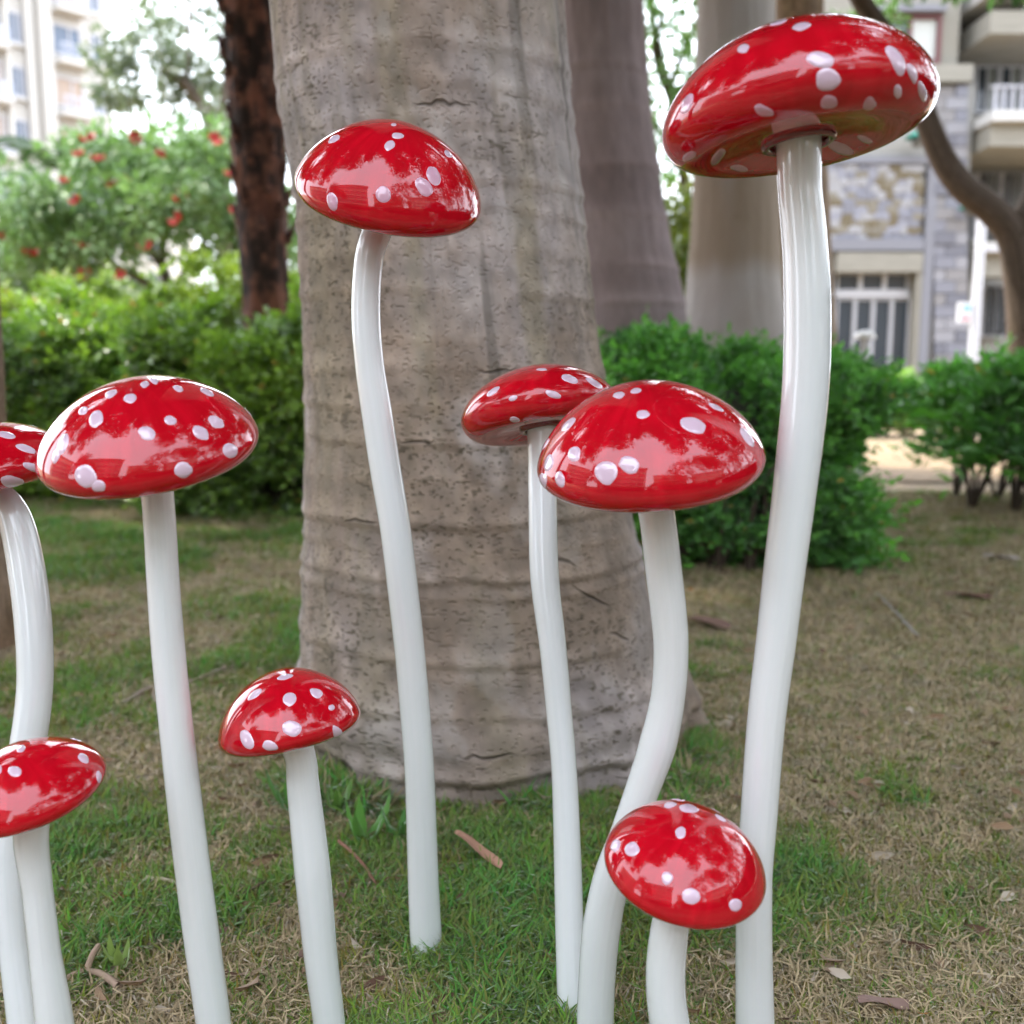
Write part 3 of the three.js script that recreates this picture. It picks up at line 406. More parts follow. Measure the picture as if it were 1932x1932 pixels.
{ // right building, facing us
  const d = 21, o0 = V(pt(1725, 500, d).x, 0, -d), b = thing('stone_clad_building', 'low apartment building with rubble stone panel and cream balconies at the right', 'building', o0), A = facadeAt(o0, V(1, 0, 0)), r = rng(401);
  const grey = std({ color: C(0.18, 0.18, 0.2), roughness: 0.9 }), dark = std({ color: C(0.05, 0.048, 0.04), roughness: 0.9 }), wallM = std({ color: C(0.26, 0.25, 0.225), roughness: 0.9 });
  // main masses (door and window openings are pieced round)
  rect(b, 'wall', creamWall, A, 1440, 1822, -420, 128, 6, -6); rect(b, 'wall', wallM, A, 1440, 1758, 158, 306, 6, -6.02);
  rect(b, 'cornice', creamWall, A, 1436, 1826, 128, 160, 6.3, -6.05);
  rect(b, 'wall', wallM, A, 1440, 1572, 306, 760, 6, -6.01);
  rect(b, 'wall', wallM, A, 1572, 1742, 306, 476, 6, -6.03);
  // stone band round the rubble panel and door
  rect(b, 'stone_band', grey, A, 1562, 1752, 296, 310, 0.12, 0); rect(b, 'stone_band', grey, A, 1738, 1756, 310, 700, 0.12, 0.003); rect(b, 'stone_band', grey, A, 1562, 1738, 452, 474, 0.14, 0);
  const stones = [0, 1, 2, 3].map(() => { const g = new THREE.DodecahedronGeometry(0.5, 1), a = g.attributes.position, k = r() * 50; for (let i = 0; i < a.count; i++) { const f = 0.85 + 0.4 * noise(a.getX(i) * 3 + k, a.getY(i) * 3, a.getZ(i) * 3); a.setXYZ(i, clamp(a.getX(i) * 1.25, -0.5, 0.5) * f, clamp(a.getY(i) * 1.25, -0.5, 0.5) * f, a.getZ(i) * f * 0.3); } g.computeVertexNormals(); return g; });
  const stoneM = [[0.22, 0.22, 0.25], [0.17, 0.17, 0.195], [0.18, 0.16, 0.125], [0.13, 0.105, 0.065], [0.27, 0.265, 0.27]].map((c) => std({ color: C(...c), roughness: 0.92 }));
  for (let j = 0; j < 11; j++) { let u = 1560; while (u < 1734) { const w = 12 + r() * 16, h = 15.5, v = 312 + j * 13 + 6.5; const p = A(Math.min(u + w / 2, 1730), v); const s = part(b, 'stone', stones[Math.floor(r() * 4)], stoneM[Math.floor(r() * 5)]); s.position.set(p.s, p.y, 0.01 + r() * 0.02); s.scale.set(px(w * 1.03, d), px(h, d), 0.35); s.rotation.z = (r() - 0.5) * 0.3; u += w; } }
  // ashlar pilaster
  rect(b, 'wall', wallM, A, 1758, 1822, 158, 760, 6, -6.015);
  const ash = [[0.18, 0.18, 0.205], [0.24, 0.235, 0.25], [0.2, 0.19, 0.19], [0.135, 0.135, 0.155]].map((c) => std({ color: C(...c), roughness: 0.9 }));
  for (let v = 164, j = 0; v < 720; v += 23, j++) { const cut = j % 2 ? 1780 : 1798; for (const [a, c] of [[1759, cut - 0.8], [cut + 0.8, 1821]]) { const m = rect(b, 'stone', ash[Math.floor(r() * 4)], A, a, c, v, v + 21.6, 0.09 + r() * 0.05, 0); m.position.z += 0.002; } }
  // entrance
  rect(b, 'beam', creamWall, A, 1576, 1736, 478, 514, 0.5, -0.35);
  rect(b, 'back_wall', dark, A, 1572, 1740, 474, 760, 0.1, -1.4); rect(b, 'door_jamb', creamWall, A, 1722, 1738, 514, 720, 0.4, -0.3);
  for (let k = 0; k < 3; k++) windowAt(b, A, 1584 + k * 46, 1630 + k * 46, 512, 548, { n: 1, out: -0.3, grille: 0 });
  rect(b, 'transom', whiteFrame, A, 1580, 1722, 549, 560, 0.14, -0.3);
  for (let k = 0; k < 4; k++) { const D = windowAt(b, A, 1582 + k * 35, 1616 + k * 35, 562, 730, { n: 1, out: -0.3, pane: [glassDark, std({ color: C(0.3, 0.3, 0.3), roughness: 0.4 })] }); D.name = 'door_leaf'; }
  // upper window with red-brown frame
  const redF = std({ color: C(0.11, 0.035, 0.035), roughness: 0.6 });
  windowAt(b, A, 1655, 1772, 30, 124, { n: 2, frame: redF, out: 0.02, pane: [glassDark, std({ color: C(0.4, 0.41, 0.38), roughness: 0.4 })] });
  windowAt(b, A, 1655, 1772, -190, -90, { n: 2, frame: redF, out: 0.02 });
  rect(b, 'lintel', grey, A, 1648, 1778, 16, 28, 0.25, 0);
  // recess with the drain, then the balcony wing
  rect(b, 'recess', dark, A, 1822.5, 1842, -420, 760, 0.3, -1.2);
  rect(b, 'back_wall', wallM, A, 1842, 2140, -420, 760, 4.5, -6);
  for (const v of [-196, 40, 246]) rect(b, 'fascia', creamWall, A, 1842, 2140, v, v + 42, 2.1, -1.5);
  for (const v of [-10, 226]) rect(b, 'balcony_slab', std({ color: C(0.46, 0.45, 0.43), roughness: 0.9 }), A, 1838, 2140, v, v + 20, 2.4, -1.6);
  for (const [v0, v1] of [[-140, -20], [84, 180], [300, 446]]) for (let k = 0; k < 4; k++) windowAt(b, A, 1852 + k * 48, 1898 + k * 48, v0, v1, { n: 2, out: -1.45, pane: [glassDark, std({ color: C(0.16, 0.17, 0.15), roughness: 0.25 })], grille: v0 === 300 });
  const railM = std({ color: C(0.36, 0.36, 0.39), roughness: 0.6 });
  for (const v of [182]) { for (let k = 0; k < 12; k++) rect(b, 'baluster', railM, A, 1846 + k * 16, 1851 + k * 16, v, v + 44, 0.06, 0.6); rect(b, 'handrail', railM, A, 1842, 2060, v - 4, v, 0.1, 0.58); }
  rect(b, 'ledge', std({ color: C(0.46, 0.45, 0.43), roughness: 0.9 }), A, 1850, 1960, 458, 476, 0.9, -0.8); rect(b, 'fascia', creamWall, A, 1852, 1968, 476, 520, 0.6, -0.75);
  rect(b, 'wall', wallM, A, 1842, 1852, 446, 760, 1, -1.4);
  windowAt(b, A, 1854, 1900, 528, 632, { n: 2, out: -1.3, grille: 1 }); windowAt(b, A, 1904, 1960, 528, 632, { n: 2, out: -1.3, grille: 1 });
  // air conditioner on the balcony
  const ac = thing('air_conditioner', 'white air conditioner unit on the upper right balcony', 'air conditioner', V(b.position.x + A(1952, 200).s, A(1952, 204).y, -d + 0.75));
  part(ac, 'casing', box(0.85, 0.58, 0.3), std({ color: C(0.66, 0.66, 0.68), roughness: 0.5 })); part(ac, 'fan_guard', mergeGeometries([new THREE.TorusGeometry(0.22, 0.015, 8, 32), new THREE.TorusGeometry(0.14, 0.012, 8, 32), new THREE.TorusGeometry(0.06, 0.012, 8, 24)]).translate(-0.12, 0, 0.16), std({ color: C(0.12, 0.12, 0.13), roughness: 0.6 })); part(ac, 'fan', new THREE.CylinderGeometry(0.21, 0.21, 0.02, 32).rotateX(Math.PI / 2).translate(-0.12, 0, 0.146), std({ color: C(0.07, 0.07, 0.08), roughness: 0.7 }));
  // green-hatted wall lamps
  const greenM = std({ color: C(0.03, 0.22, 0.16), roughness: 0.4 });
  for (const [u, v, s, l] of [[1716, 268, 1.25, 'green-hatted wall lamp above the rubble stone panel'], [1811, 399, 1, 'green-hatted wall lamp on the ashlar pilaster beside the white post']]) { const p = A(u, v), L = thing('wall_lamp', l, 'lamp', V(b.position.x + p.s, p.y, -d + 0.4)); part(L, 'shade', new THREE.LatheGeometry([[0.02, 0.1], [0.1, 0.07], [0.2, 0], [0.19, -0.015]].map(([x, y]) => new THREE.Vector2(x * s, y * s)), 24), greenM); part(L, 'globe', new THREE.SphereGeometry(0.09 * s, 16, 12).translate(0, -0.07 * s, 0), std({ color: C(0.1, 0.1, 0.09), roughness: 0.3 })); part(L, 'bracket', box(0.04, 0.04, 0.3, 0, 0.02, -0.15), dark); }
  // white post with small notice
  const pp = ground(1838, 760); const po = pt(1838, 640, 17); const post = thing('post', 'white upright post with rounded top and small notice beside the pilaster', 'post', V(po.x, 0, -17)), top = pt(1838, 408, 17).y, wm = std({ color: C(0.48, 0.48, 0.51), roughness: 0.5 });
  part(post, 'pole', new THREE.CylinderGeometry(0.075, 0.085, top, 20).translate(0, top / 2, 0), wm); part(post, 'knob', new THREE.SphereGeometry(0.095, 20, 14).translate(0, top + 0.03, 0), wm); part(post, 'arm', box(0.5, 0.09, 0.07, 0.2, pt(1838, 470, 17).y, 0), wm);
  part(post, 'notice', box(0.24, 0.34, 0.03, -0.2, pt(1838, 590, 17).y, 0.02), std({ color: C(0.66, 0.66, 0.68), roughness: 0.5 })); part(post, 'notice_print', box(0.12, 0.09, 0.004, -0.17, pt(1838, 582, 17).y, 0.04), std({ color: C(0.2, 0.45, 0.55), roughness: 0.5 })); part(post, 'notice_print', box(0.14, 0.06, 0.004, -0.19, pt(1838, 601, 17).y, 0.04), std({ color: C(0.6, 0.2, 0.25), roughness: 0.5 }));
  // white cap of a path light peeping over the hedge
  const lp = pt(1632, 634, 8.5), pl = thing('path_light', 'white domed garden light just showing above the right hedge', 'garden light', V(lp.x, 0, -8.5)); part(pl, 'pole', new THREE.CylinderGeometry(0.03, 0.03, lp.y, 14).translate(0, lp.y / 2, 0), wm); part(pl, 'cap', new THREE.SphereGeometry(0.09, 24, 10, 0, 6.2832, 0, 1.5708).scale(1, 0.75, 1).translate(0, lp.y - 0.02, 0), std({ color: C(0.78, 0.74, 0.70), roughness: 0.5 }));
}
{ // path beyond the hedges
  const m = std({ map: tex(256, 256, (x, y) => mix3([0.44, 0.36, 0.265], [0.55, 0.46, 0.345], fbm(x * 20, y * 20, 4, 4, 20)), true), roughness: 0.95 });
  const g = gridGeo(60, 8, (u, v) => { const x = lerp(-30, 30, u), z = -7.9 - v * 3.2 - (x < 0 ? 3.4 * smooth(0, -2, x) : 0) + 0.3 * (noise(x * 1.3, v * 4) - 0.5); return V(x, gh(x, z) * 0.6 + 0.016, z); }, false, (u, v, p) => [p.x / 2, p.z / 2]);
  struct('path', g, m);
}
// what the caps mirror: the other side of the garden
{
  const brick = std({ color: C(0.62, 0.46, 0.36), roughness: 0.9 });
  for (const [x, z, w, h, dpt, rot, l] of [[-15, 17, 19, 15, 10, 0.4, 'salmon apartment building behind the viewpoint, mirrored on the left of the caps'], [4, 30, 18, 14, 10, -0.05, 'second salmon apartment building behind the viewpoint, mirrored lower in the caps'], [25, 22, 22, 15, 10, -0.7, 'third salmon apartment building right behind the viewpoint'], [-34, 2, 18, 14, 10, 1.3, 'salmon apartment building far left of the viewpoint']]) {
    const b = thing('apartment_building', l, 'building', V(x, 0, z)); b.rotation.y = Math.PI - rot;
    part(b, 'wall', box(w, h, dpt, 0, h / 2, -dpt / 2), brick); part(b, 'roof', box(w + 0.8, 0.5, dpt + 0.8, 0, h + 0.25, -dpt / 2), creamWall);
    const pg = new THREE.BufferGeometry(); const k = h / 3 | 0;
    for (let i = 0; i < w / 2.6 - 1; i++) { part(b, 'pilaster', box(0.35, h, 0.3, -w / 2 + 0.2 + i * 2.6, h / 2, 0.15), creamWall); for (let j = 0; j < k; j++) { const W = new THREE.Group(); W.name = 'window'; W.position.set(-w / 2 + 1.6 + i * 2.6, 1.6 + j * 3, 0); b.add(W); part(W, 'pane', box(1.6, 1.7, 0.05, 0, 0, 0.03), glassDark); part(W, 'frame', mergeGeometries([box(1.8, 0.12, 0.14, 0, 0.9, 0.07), box(1.8, 0.16, 0.3, 0, -0.92, 0.15), box(0.1, 1.6, 0.1, 0, 0, 0.06)]), whiteFrame); } }
    pg.dispose();
  }
  for (const [x0, x1, z0, z1, h, n, l] of [[-9, -1.5, 7.5, 5.8, 1.5, 9000, 'added tall hedge behind the viewpoint on the left, darkening the low cap reflections'], [-1.2, 9, 7.2, 5.4, 2.2, 12000, 'added tall hedge behind the viewpoint on the right, darkening the low cap reflections'], [5.4, 6.8, 4, -8, 2.2, 13000, 'unseen tall hedge along the right side of the garden']]) hedge('hedge', l, x0, x1, z0, z1, h, n, bigLeaf, (t) => C(lerp(0.015, 0.05, t), lerp(0.05, 0.13, t), 0.015), 700 + Math.round(x0), { stems: 6, gap: 0.04 });  // hedges out of view, added to darken what the caps mirror
  const r = rng(501), tone = (t) => C(lerp(0.02, 0.06, t), lerp(0.06, 0.13, t), 0.02);
  for (const [x, z, h, s, l] of [[5.2, 8, 8.5, 3.0, 'dense green tree behind the viewpoint, mirrored on the right of the caps'], [7.5, 1.5, 7.6, 3.0, 'green tree right of the viewpoint, mirrored at the cap edges'], [1.2, 12, 6.6, 2.4, 'round green tree behind the viewpoint, mirrored low in the caps'], [-8.5, 4.5, 6.0, 2.4, 'green tree left of the viewpoint, mirrored at the cap edges'], [6.8, -2.5, 8.6, 3.0, 'added tall green tree close to the right of the lawn, outside the view, covering side sky'], [7.6, -7, 8.4, 2.9, 'green tree right of the lawn, outside the view']]) {  // last two trees are added out of view to close off sky sideways
    const b = []; for (let i = 0; i < 14; i++) { const d = rv(r); b.push({ c: V(x + d.x * s, h * 0.68 + d.y * s * 0.75, z + d.z * s), r: [s * 0.45, s * 0.36, s * 0.45], clump: 0.25 }); }
    tree('tree', l, [limb([V(x, -0.1, z), V(x + 0.1, h * 0.3, z), V(x, h * 0.6, z + 0.1)], 0.16, 0.07), limb([V(x + 0.1, h * 0.3, z), V(x + s * 0.5, h * 0.7, z)], 0.08, 0.03), limb([V(x + 0.1, h * 0.35, z), V(x - s * 0.5, h * 0.75, z + 0.4)], 0.08, 0.03)], b, 5200, bigLeaf, tone, 510 + Math.round(x), { size: 1.3 });
  }
}

// ------------------------------------------------------------------ glass mushrooms
const redMap = tex(1024, 512, (x, y) => {     // u round the cap, v from apex to collar
  const st = fbm(x * 70, y * 3, 1, 4, 70), sw = fbm(x * 6 + 0.6 * fbm(x * 4, y * 4, 9, 3, 4), y * 5, 3, 4, 6), frit = noise(x * 420, y * 260, 5, 420);
  let c = mix3([0.44, 0.0005, 0.006], [0.54, 0.0012, 0.010], smooth(0.35, 0.7, st * 0.5 + sw * 0.5));
  c = mix3(c, [0.35, 0.0005, 0.005], smooth(0.55, 0.75, sw) * 0.55);
  c = mix3(c, [0.62, 0.06, 0.08], smooth(0.93, 0.99, frit) * 0.35);
  return c.map((k) => Math.pow(k, 1 / 2.2));
}, true);
const redBump = tex(512, 512, (x, y) => [0.5 + 0.5 * (fbm(x * 6, y * 5, 2, 2, 6) - 0.5) + 0.10 * (fbm(x * 40, y * 6, 4, 3, 40) - 0.5) + 0.05 * (noise(x * 130, y * 120, 5, 130) > 0.93 ? 1 : 0)]);
const redGlass = phy({ map: redMap, roughness: 0.05, ior: 1.62, bumpMap: redBump, bumpScale: 0.0022, specularIntensity: 0.12, clearcoat: 1, clearcoatRoughness: 0.015 });
const spotGlass = phy({ color: C(0.62, 0.455, 0.545), roughness: 0.07, clearcoat: 1, clearcoatRoughness: 0.015 });
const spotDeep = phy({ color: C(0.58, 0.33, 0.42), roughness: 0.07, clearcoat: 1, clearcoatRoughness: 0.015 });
const collarGlass = phy({ color: C(0.16, 0.02, 0.02), roughness: 0.05, clearcoat: 1, clearcoatRoughness: 0.02 });
const stemMap = tex(256, 256, (x, y) => { const a = fbm(x * 46, y * 1.5, 2, 3, 46); return mix3([0.852, 0.864, 0.858], [0.866, 0.876, 0.87], a); }, true);
const stemBump = tex(256, 256, (x, y) => [fbm(x * 34, y * 1.2, 2, 3, 34)]);
const stemGlass = phy({ map: stemMap, roughness: 0.2, bumpMap: stemBump, bumpScale: 0.0003, clearcoat: 1, clearcoatRoughness: 0.04 });
const LC = V(), Q = new THREE.Quaternion();
function mushroom(label, o) {
  // o.cap: [uLeft, vLeft, uRight, vRight], o.b dome height / radius, o.pitch, o.roll (degrees), o.stem [[v,left,right]...] top to bottom, o.d, o.spots
  const r = rng(o.seed), d = o.d, dTop = o.dTop ?? d, [uL, vL, uR, vR] = o.cap, c = pt((uL + uR) / 2, (vL + vR) / 2, dTop), camDepth = (p) => { const q = p.clone().sub(camera.position); return -(q.z * cosP) - (q.y * sinP); };
  const R = Math.hypot(uR - uL, vR - vL) / 2 / PF * camDepth(c), b = o.b, cb = o.c ?? 0.2;
  const rot = new THREE.Euler(o.pitch * Math.PI / 180, 0, o.roll * Math.PI / 180, 'ZXY'), q = new THREE.Quaternion().setFromEuler(rot), qi = q.clone().invert();
  // stem centre line down to the ground
  const rows = o.stem.map(([v, l, rr]) => ({ v, u: (l + rr) / 2, w: (rr - l) / 2 })), low = rows[rows.length - 1], prev = rows[rows.length - 2];
  let vb = low.v; while (pt(low.u, vb, d).y > -0.03) vb += 4;
  const slope = (low.u - prev.u) / (low.v - prev.v) * (o.carry ?? 0.7);
  if (vb > low.v + 20) { rows.push({ v: (low.v + vb) / 2, u: low.u + slope * (vb - low.v) / 2, w: low.w * 1.01 }); rows.push({ v: vb, u: low.u + slope * (vb - low.v) * 0.9, w: low.w * 1.03 }); } else rows.push({ v: vb, u: low.u + slope * (vb - low.v), w: low.w });
  const v0 = (vL + vR) / 2, dAt = (v) => lerp(dTop, d, clamp((v - v0) / (vb - v0), 0, 1));
  const pts = [], rad = []; for (const k of rows) { const p = pt(k.u, k.v, dAt(k.v)); pts.push(p); rad.push(k.w / PF * camDepth(p)); }
  const base = pts[pts.length - 1].clone(); base.y = 0;
  const t = thing('glass_mushroom', label, 'glass mushroom', base, 'red spotted glass mushrooms on white stems');
  const local = (p) => p.clone().sub(base);
  const neck = V(0, -cb * R * 0.8, 0).applyQuaternion(q).add(c), neck2 = V(0, -cb * R * 0.4, 0).applyQuaternion(q).add(c), r0 = rad[0];
  const line = [neck2, neck, ...pts].reverse().map(local), rr = [r0 * 1.06, r0 * 1.04, ...rad].reverse();
  part(t, 'stem', sweep(line, rr, 40, 110, true), stemGlass);
  // cap surface
  const prof = []; const N = 34;
  for (let i = 0; i <= N; i++) { const a = i / N * Math.PI / 2; prof.push([Math.pow(Math.sin(a), 2 / 1.92), b * Math.pow(Math.cos(a), 2 / (o.q ?? 1.58))]); }
  for (let i = 1; i <= 16; i++) { const a = i / 16 * Math.PI / 2; prof.push([0.76 + 0.24 * Math.cos(a), -cb * Math.sin(a)]); }
  for (const [x, y] of [[0.69, -1.0], [0.61, -0.985], [0.53, -0.955], [0.45, -0.91], [0.38, -0.88], [0.33, -0.845], [0.29, -0.83], [0.265, -0.84], [0.25, -0.8], [0.245, -0.7], [0.24, -0.5], [0.16, -0.4], [0.05, -0.4], [0.0, -0.4]]) prof.push([x, y * cb]);
  const M = prof.length - 1, sd = o.seed * 3.1;
  const surf = (u, j) => { const [x, y] = prof[j], a = u * Math.PI * 2, ca = Math.cos(a), sa = Math.sin(a), w = 1 + 0.05 * (fbm(ca * 0.9 + sd, sa * 0.9 + sd, y * 1.2 + 3, 2) - 0.5) * Math.min(1, x * 3); return V(ca * x * R * w, y * R * (1 + 0.05 * (fbm(ca * x * 1.1 + sd, sa * x * 1.1 + 7, sd, 2) - 0.5)), sa * x * R * w); };
  const cap = part(t, 'cap', gridGeo(112, M, (u, v) => surf(u, Math.round(v * M)).applyQuaternion(q).add(c).sub(base)), redGlass);
  part(t, 'collar', new THREE.TorusGeometry(R * 0.245, R * 0.035, 14, 48).rotateX(Math.PI / 2).applyMatrix4(new THREE.Matrix4().compose(V(0, -cb * 0.83 * R, 0).applyQuaternion(q).add(c).sub(base), q, V(1, 1, 1))), collarGlass);
  // white patches, each a thin lens let into the glass
  const ray3 = new THREE.Raycaster(), hitMesh = new THREE.Mesh(cap.geometry, new THREE.MeshBasicMaterial({ side: THREE.DoubleSide })); hitMesh.position.copy(base); hitMesh.updateMatrixWorld(true);
  const hit = (from, dir) => { ray3.set(from, dir); return ray3.intersectObject(hitMesh)[0]; };
  const addSpot = (h, e1, e2, nrm, seed, mat = spotGlass) => {
    const nr = 5, ns = 24, P = [], I = [], wob = (k) => 1 + 0.13 * (noise(Math.cos(k) * 1.3 + seed, Math.sin(k) * 1.3 + 5) - 0.5) * 2;
    const size = Math.min(e1.length(), e2.length());
    for (let i = 0; i <= nr; i++) for (let k = 0; k < ns; k++) { const rho = i / nr, a = k / ns * 6.28319, f = rho * wob(a); const p = h.clone().addScaledVector(e1, Math.cos(a) * f).addScaledVector(e2, Math.sin(a) * f); const s = hit(p.clone().addScaledVector(nrm, R * 0.4), nrm.clone().negate()); if (!s) return; const nn = s.face.normal; P.push(...s.point.clone().addScaledVector(nn, i === nr ? -0.0004 : 0.0005 + Math.min(0.0006, size * 0.08) * (1 - rho * rho)).sub(base).toArray()); }
    for (let i = 0; i < nr; i++) for (let k = 0; k < ns; k++) { const k2 = (k + 1) % ns, a = i * ns + k, e = i * ns + k2; I.push(a, a + ns, e, e, a + ns, e + ns); }
    const g = new THREE.BufferGeometry(); g.setAttribute('position', new THREE.BufferAttribute(new Float32Array(P), 3)); g.setAttribute('uv', new THREE.BufferAttribute(new Float32Array(P.length / 3 * 2), 2)); g.setIndex(I); g.computeVertexNormals();
    const s = part(cap, 'spot', g, mat); return s;
  };
  let k = 0;
  for (const [u, v, a0, e0, deg = 0] of o.spots) {
    const a = a0 * 0.93, e = e0 * 0.93;
    const h = hit(camera.position, ray(u, v).normalize()); if (!h) { console.log('spot misses', o.seed, u, v); continue; }
    const nrm = h.face.normal.clone(), w = deg * Math.PI / 180, dep = camDepth(h.point);
    const along = (du, dv) => { const f = ray(u + du, v + dv).normalize(), den = f.dot(nrm), kk = h.point.clone().sub(camera.position).dot(nrm) / den, x = f.multiplyScalar(kk).add(camera.position).sub(h.point); const most = px(Math.hypot(du, dv), dep) * 3.2; if (x.length() > most) x.setLength(most); return x; };
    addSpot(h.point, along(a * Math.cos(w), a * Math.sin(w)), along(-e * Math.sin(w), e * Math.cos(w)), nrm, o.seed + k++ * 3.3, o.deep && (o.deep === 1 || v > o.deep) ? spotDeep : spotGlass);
  }
  for (let i = 0; i < 9; i++) {        // and round the far side
    const a = -Math.PI * (0.15 + 0.7 * (i + 0.3 * r()) / 9), p = V(Math.cos(a), 0, Math.sin(a)), y = 0.1 + r() * 0.5, dir = V(p.x * Math.cos(y), Math.sin(y), p.z * Math.cos(y)).applyQuaternion(q);
    const h = hit(c.clone().addScaledVector(dir, R * 3), dir.clone().negate()); if (!h || h.face.normal.dot(camera.position.clone().sub(h.point)) > -0.02) continue;
    const nn = h.face.normal.clone(), e1 = V(0, 1, 0).cross(nn).normalize().multiplyScalar(R * (0.07 + r() * 0.07)), e2 = nn.clone().cross(e1).setLength(R * (0.07 + r() * 0.07)); addSpot(h.point, e1, e2, nn, i + o.seed);
  }
  return t;
}
mushroom('tallest glass mushroom at the right, its collar and cap underside showing', { seed: 1, d: 1.13, deep: 185, cap: [1254, 252, 1750, 190], b: 0.65, pitch: -5, roll: 7, c: 0.22, q: 1.7,
  stem: [[356, 1469, 1549], [420, 1474, 1556], [480, 1478, 1561], [560, 1480, 1566], [676, 1479, 1566], [767, 1474, 1560], [917, 1459, 1541], [1067, 1442, 1520], [1207, 1427, 1502], [1352, 1411, 1482], [1543, 1397, 1466], [1652, 1391, 1457], [1800, 1388, 1457], [1932, 1388, 1461]],
  spots: [[1402, 91, 15, 10, -25], [1513, 49, 20, 8, -12], [1549, 112, 32, 18, 8], [1563, 152, 28, 24, 0], [1564, 194, 20, 14, 0], [1640, 198, 17, 13, -40], [1694, 174, 9, 15, 0], [1692, 112, 36, 15, 62], [1722, 138, 24, 9, 70], [1741, 175, 8, 22, -10], [1440, 210, 22, 13, 25], [1587, 281, 30, 13, 25], [1632, 263, 18, 7, 25], [1355, 296, 22, 10, -55], [1300, 296, 16, 9, -30], [1296, 195, 10, 24, 25], [1468, 42, 22, 8, -15], [1395, 318, 20, 8, 10]] });
mushroom('tall slim glass mushroom with cap tipped forward against the thick palm trunk', { seed: 2, d: 1.438, deep: 300, cap: [562, 330, 906, 398], b: 0.73, pitch: 24, roll: -11.5, carry: 1,
  stem: [[470, 673, 727], [520, 666, 720], [600, 663, 718], [690, 670, 725], [773, 681, 739], [880, 697, 756], [998, 717, 775], [1110, 731, 789], [1223, 744, 801], [1335, 754, 811], [1448, 763, 819], [1642, 769, 827], [1740, 772, 832], [1796, 775, 836]],
  spots: [[750, 256, 13, 7, 5], [735, 274, 13, 10, -40], [818, 331, 14, 23, -25], [801, 353, 16, 24, -30], [724, 366, 17, 18, 0], [626, 380, 12, 20, -15], [743, 235, 6, 3, 0], [630, 262, 14, 7, -35], [846, 290, 10, 6, 40]] });
mushroom('glass mushroom with the widest front cap left of the thick palm trunk', { seed: 3, d: 1.15, cap: [84, 850, 483, 837], b: 0.66, pitch: 15, roll: 4.5, c: 0.2,
  stem: [[960, 270, 329], [1100, 278, 338], [1230, 287, 349], [1359, 300, 362], [1559, 321, 386], [1759, 346, 412], [1932, 371, 435]],
  spots: [[290, 717, 11, 7, 25], [273, 725, 10, 7, -10], [336, 733, 12, 6, 25], [245, 751, 14, 11, -15], [391, 739, 18, 6, 25], [209, 743, 14, 8, -25], [181, 790, 14, 19, 20], [277, 817, 19, 14, 20], [321, 793, 14, 10, 15], [379, 817, 20, 14, 40], [408, 796, 18, 12, 30], [435, 850, 16, 17, -20], [346, 888, 19, 18, 0], [161, 898, 23, 25, -30], [186, 918, 14, 13, -10], [118, 838, 10, 26, 20], [106, 860, 8, 18, 20], [157, 775, 12, 8, -40]] });
mushroom('front glass mushroom on a curved stem, overlapping the flatter cap behind it', { seed: 4, d: 1.2, cap: [1012, 882, 1437, 852], b: 0.69, pitch: 12, roll: 6, dTop: 1.15, c: 0.2,
  stem: [[975, 1206, 1274], [1088, 1219, 1288], [1160, 1228, 1296], [1223, 1233, 1299], [1313, 1228, 1293], [1403, 1206, 1277], [1493, 1179, 1243], [1583, 1148, 1210], [1652, 1121, 1190], [1752, 1099, 1171], [1852, 1091, 1161], [1932, 1088, 1158]], carry: 0.2,
  spots: [[1168, 745, 13, 7, -10], [1200, 737, 12, 6, -12], [1213, 782, 15, 9, 0], [1308, 801, 31, 16, 22], [1083, 855, 14, 17, 10], [1186, 877, 23, 18, 25], [1144, 892, 24, 26, -40], [1035, 873, 10, 19, 15], [1056, 905, 10, 18, -15], [1023, 909, 9, 20, -10], [1411, 825, 24, 9, 55], [1351, 768, 18, 5, 25], [1072, 800, 20, 8, -45], [1028, 838, 8, 16, 30]] });
mushroom('flat-capped glass mushroom half hidden behind the front one before the thick trunk', { seed: 5, d: 1.276, cap: [868, 802, 1166, 752], b: 0.56, pitch: -15, roll: 9, c: 0.25, dTop: 1.47,
  stem: [[880, 996, 1050], [966, 997, 1051], [1088, 1000, 1055], [1223, 1018, 1069], [1340, 1030, 1079], [1448, 1040, 1088], [1642, 1045, 1098], [1780, 1048, 1102], [1924, 1052, 1108]], carry: 0.5,
  spots: [[1075, 714, 19, 9, 20], [1044, 744, 19, 8, 18], [1006, 820, 15, 7, 15], [968, 751, 10, 6, -25], [971, 792, 12, 6, 12], [1122, 722, 20, 6, 30], [1022, 697, 12, 3, 0], [930, 738, 16, 6, -35]] });
mushroom('small upright glass mushroom with round dots in front of the trunk foot', { seed: 6, d: 1.2, cap: [418, 1392, 679, 1346], b: 0.82, pitch: -7, roll: 11, c: 0.2,
  stem: [[1430, 538, 596], [1479, 541, 602], [1560, 548, 613], [1639, 555, 623], [1720, 564, 630], [1799, 573, 636], [1932, 592, 651]],
  spots: [[546, 1319, 16, 15, 0], [597, 1307, 14, 10, 30], [550, 1374, 21, 18, 0], [465, 1394, 14, 23, -20], [509, 1408, 17, 11, 20], [638, 1385, 9, 11, 20], [480, 1310, 18, 7, -40], [537, 1277, 18, 6, -12], [626, 1335, 7, 7, 0]] });
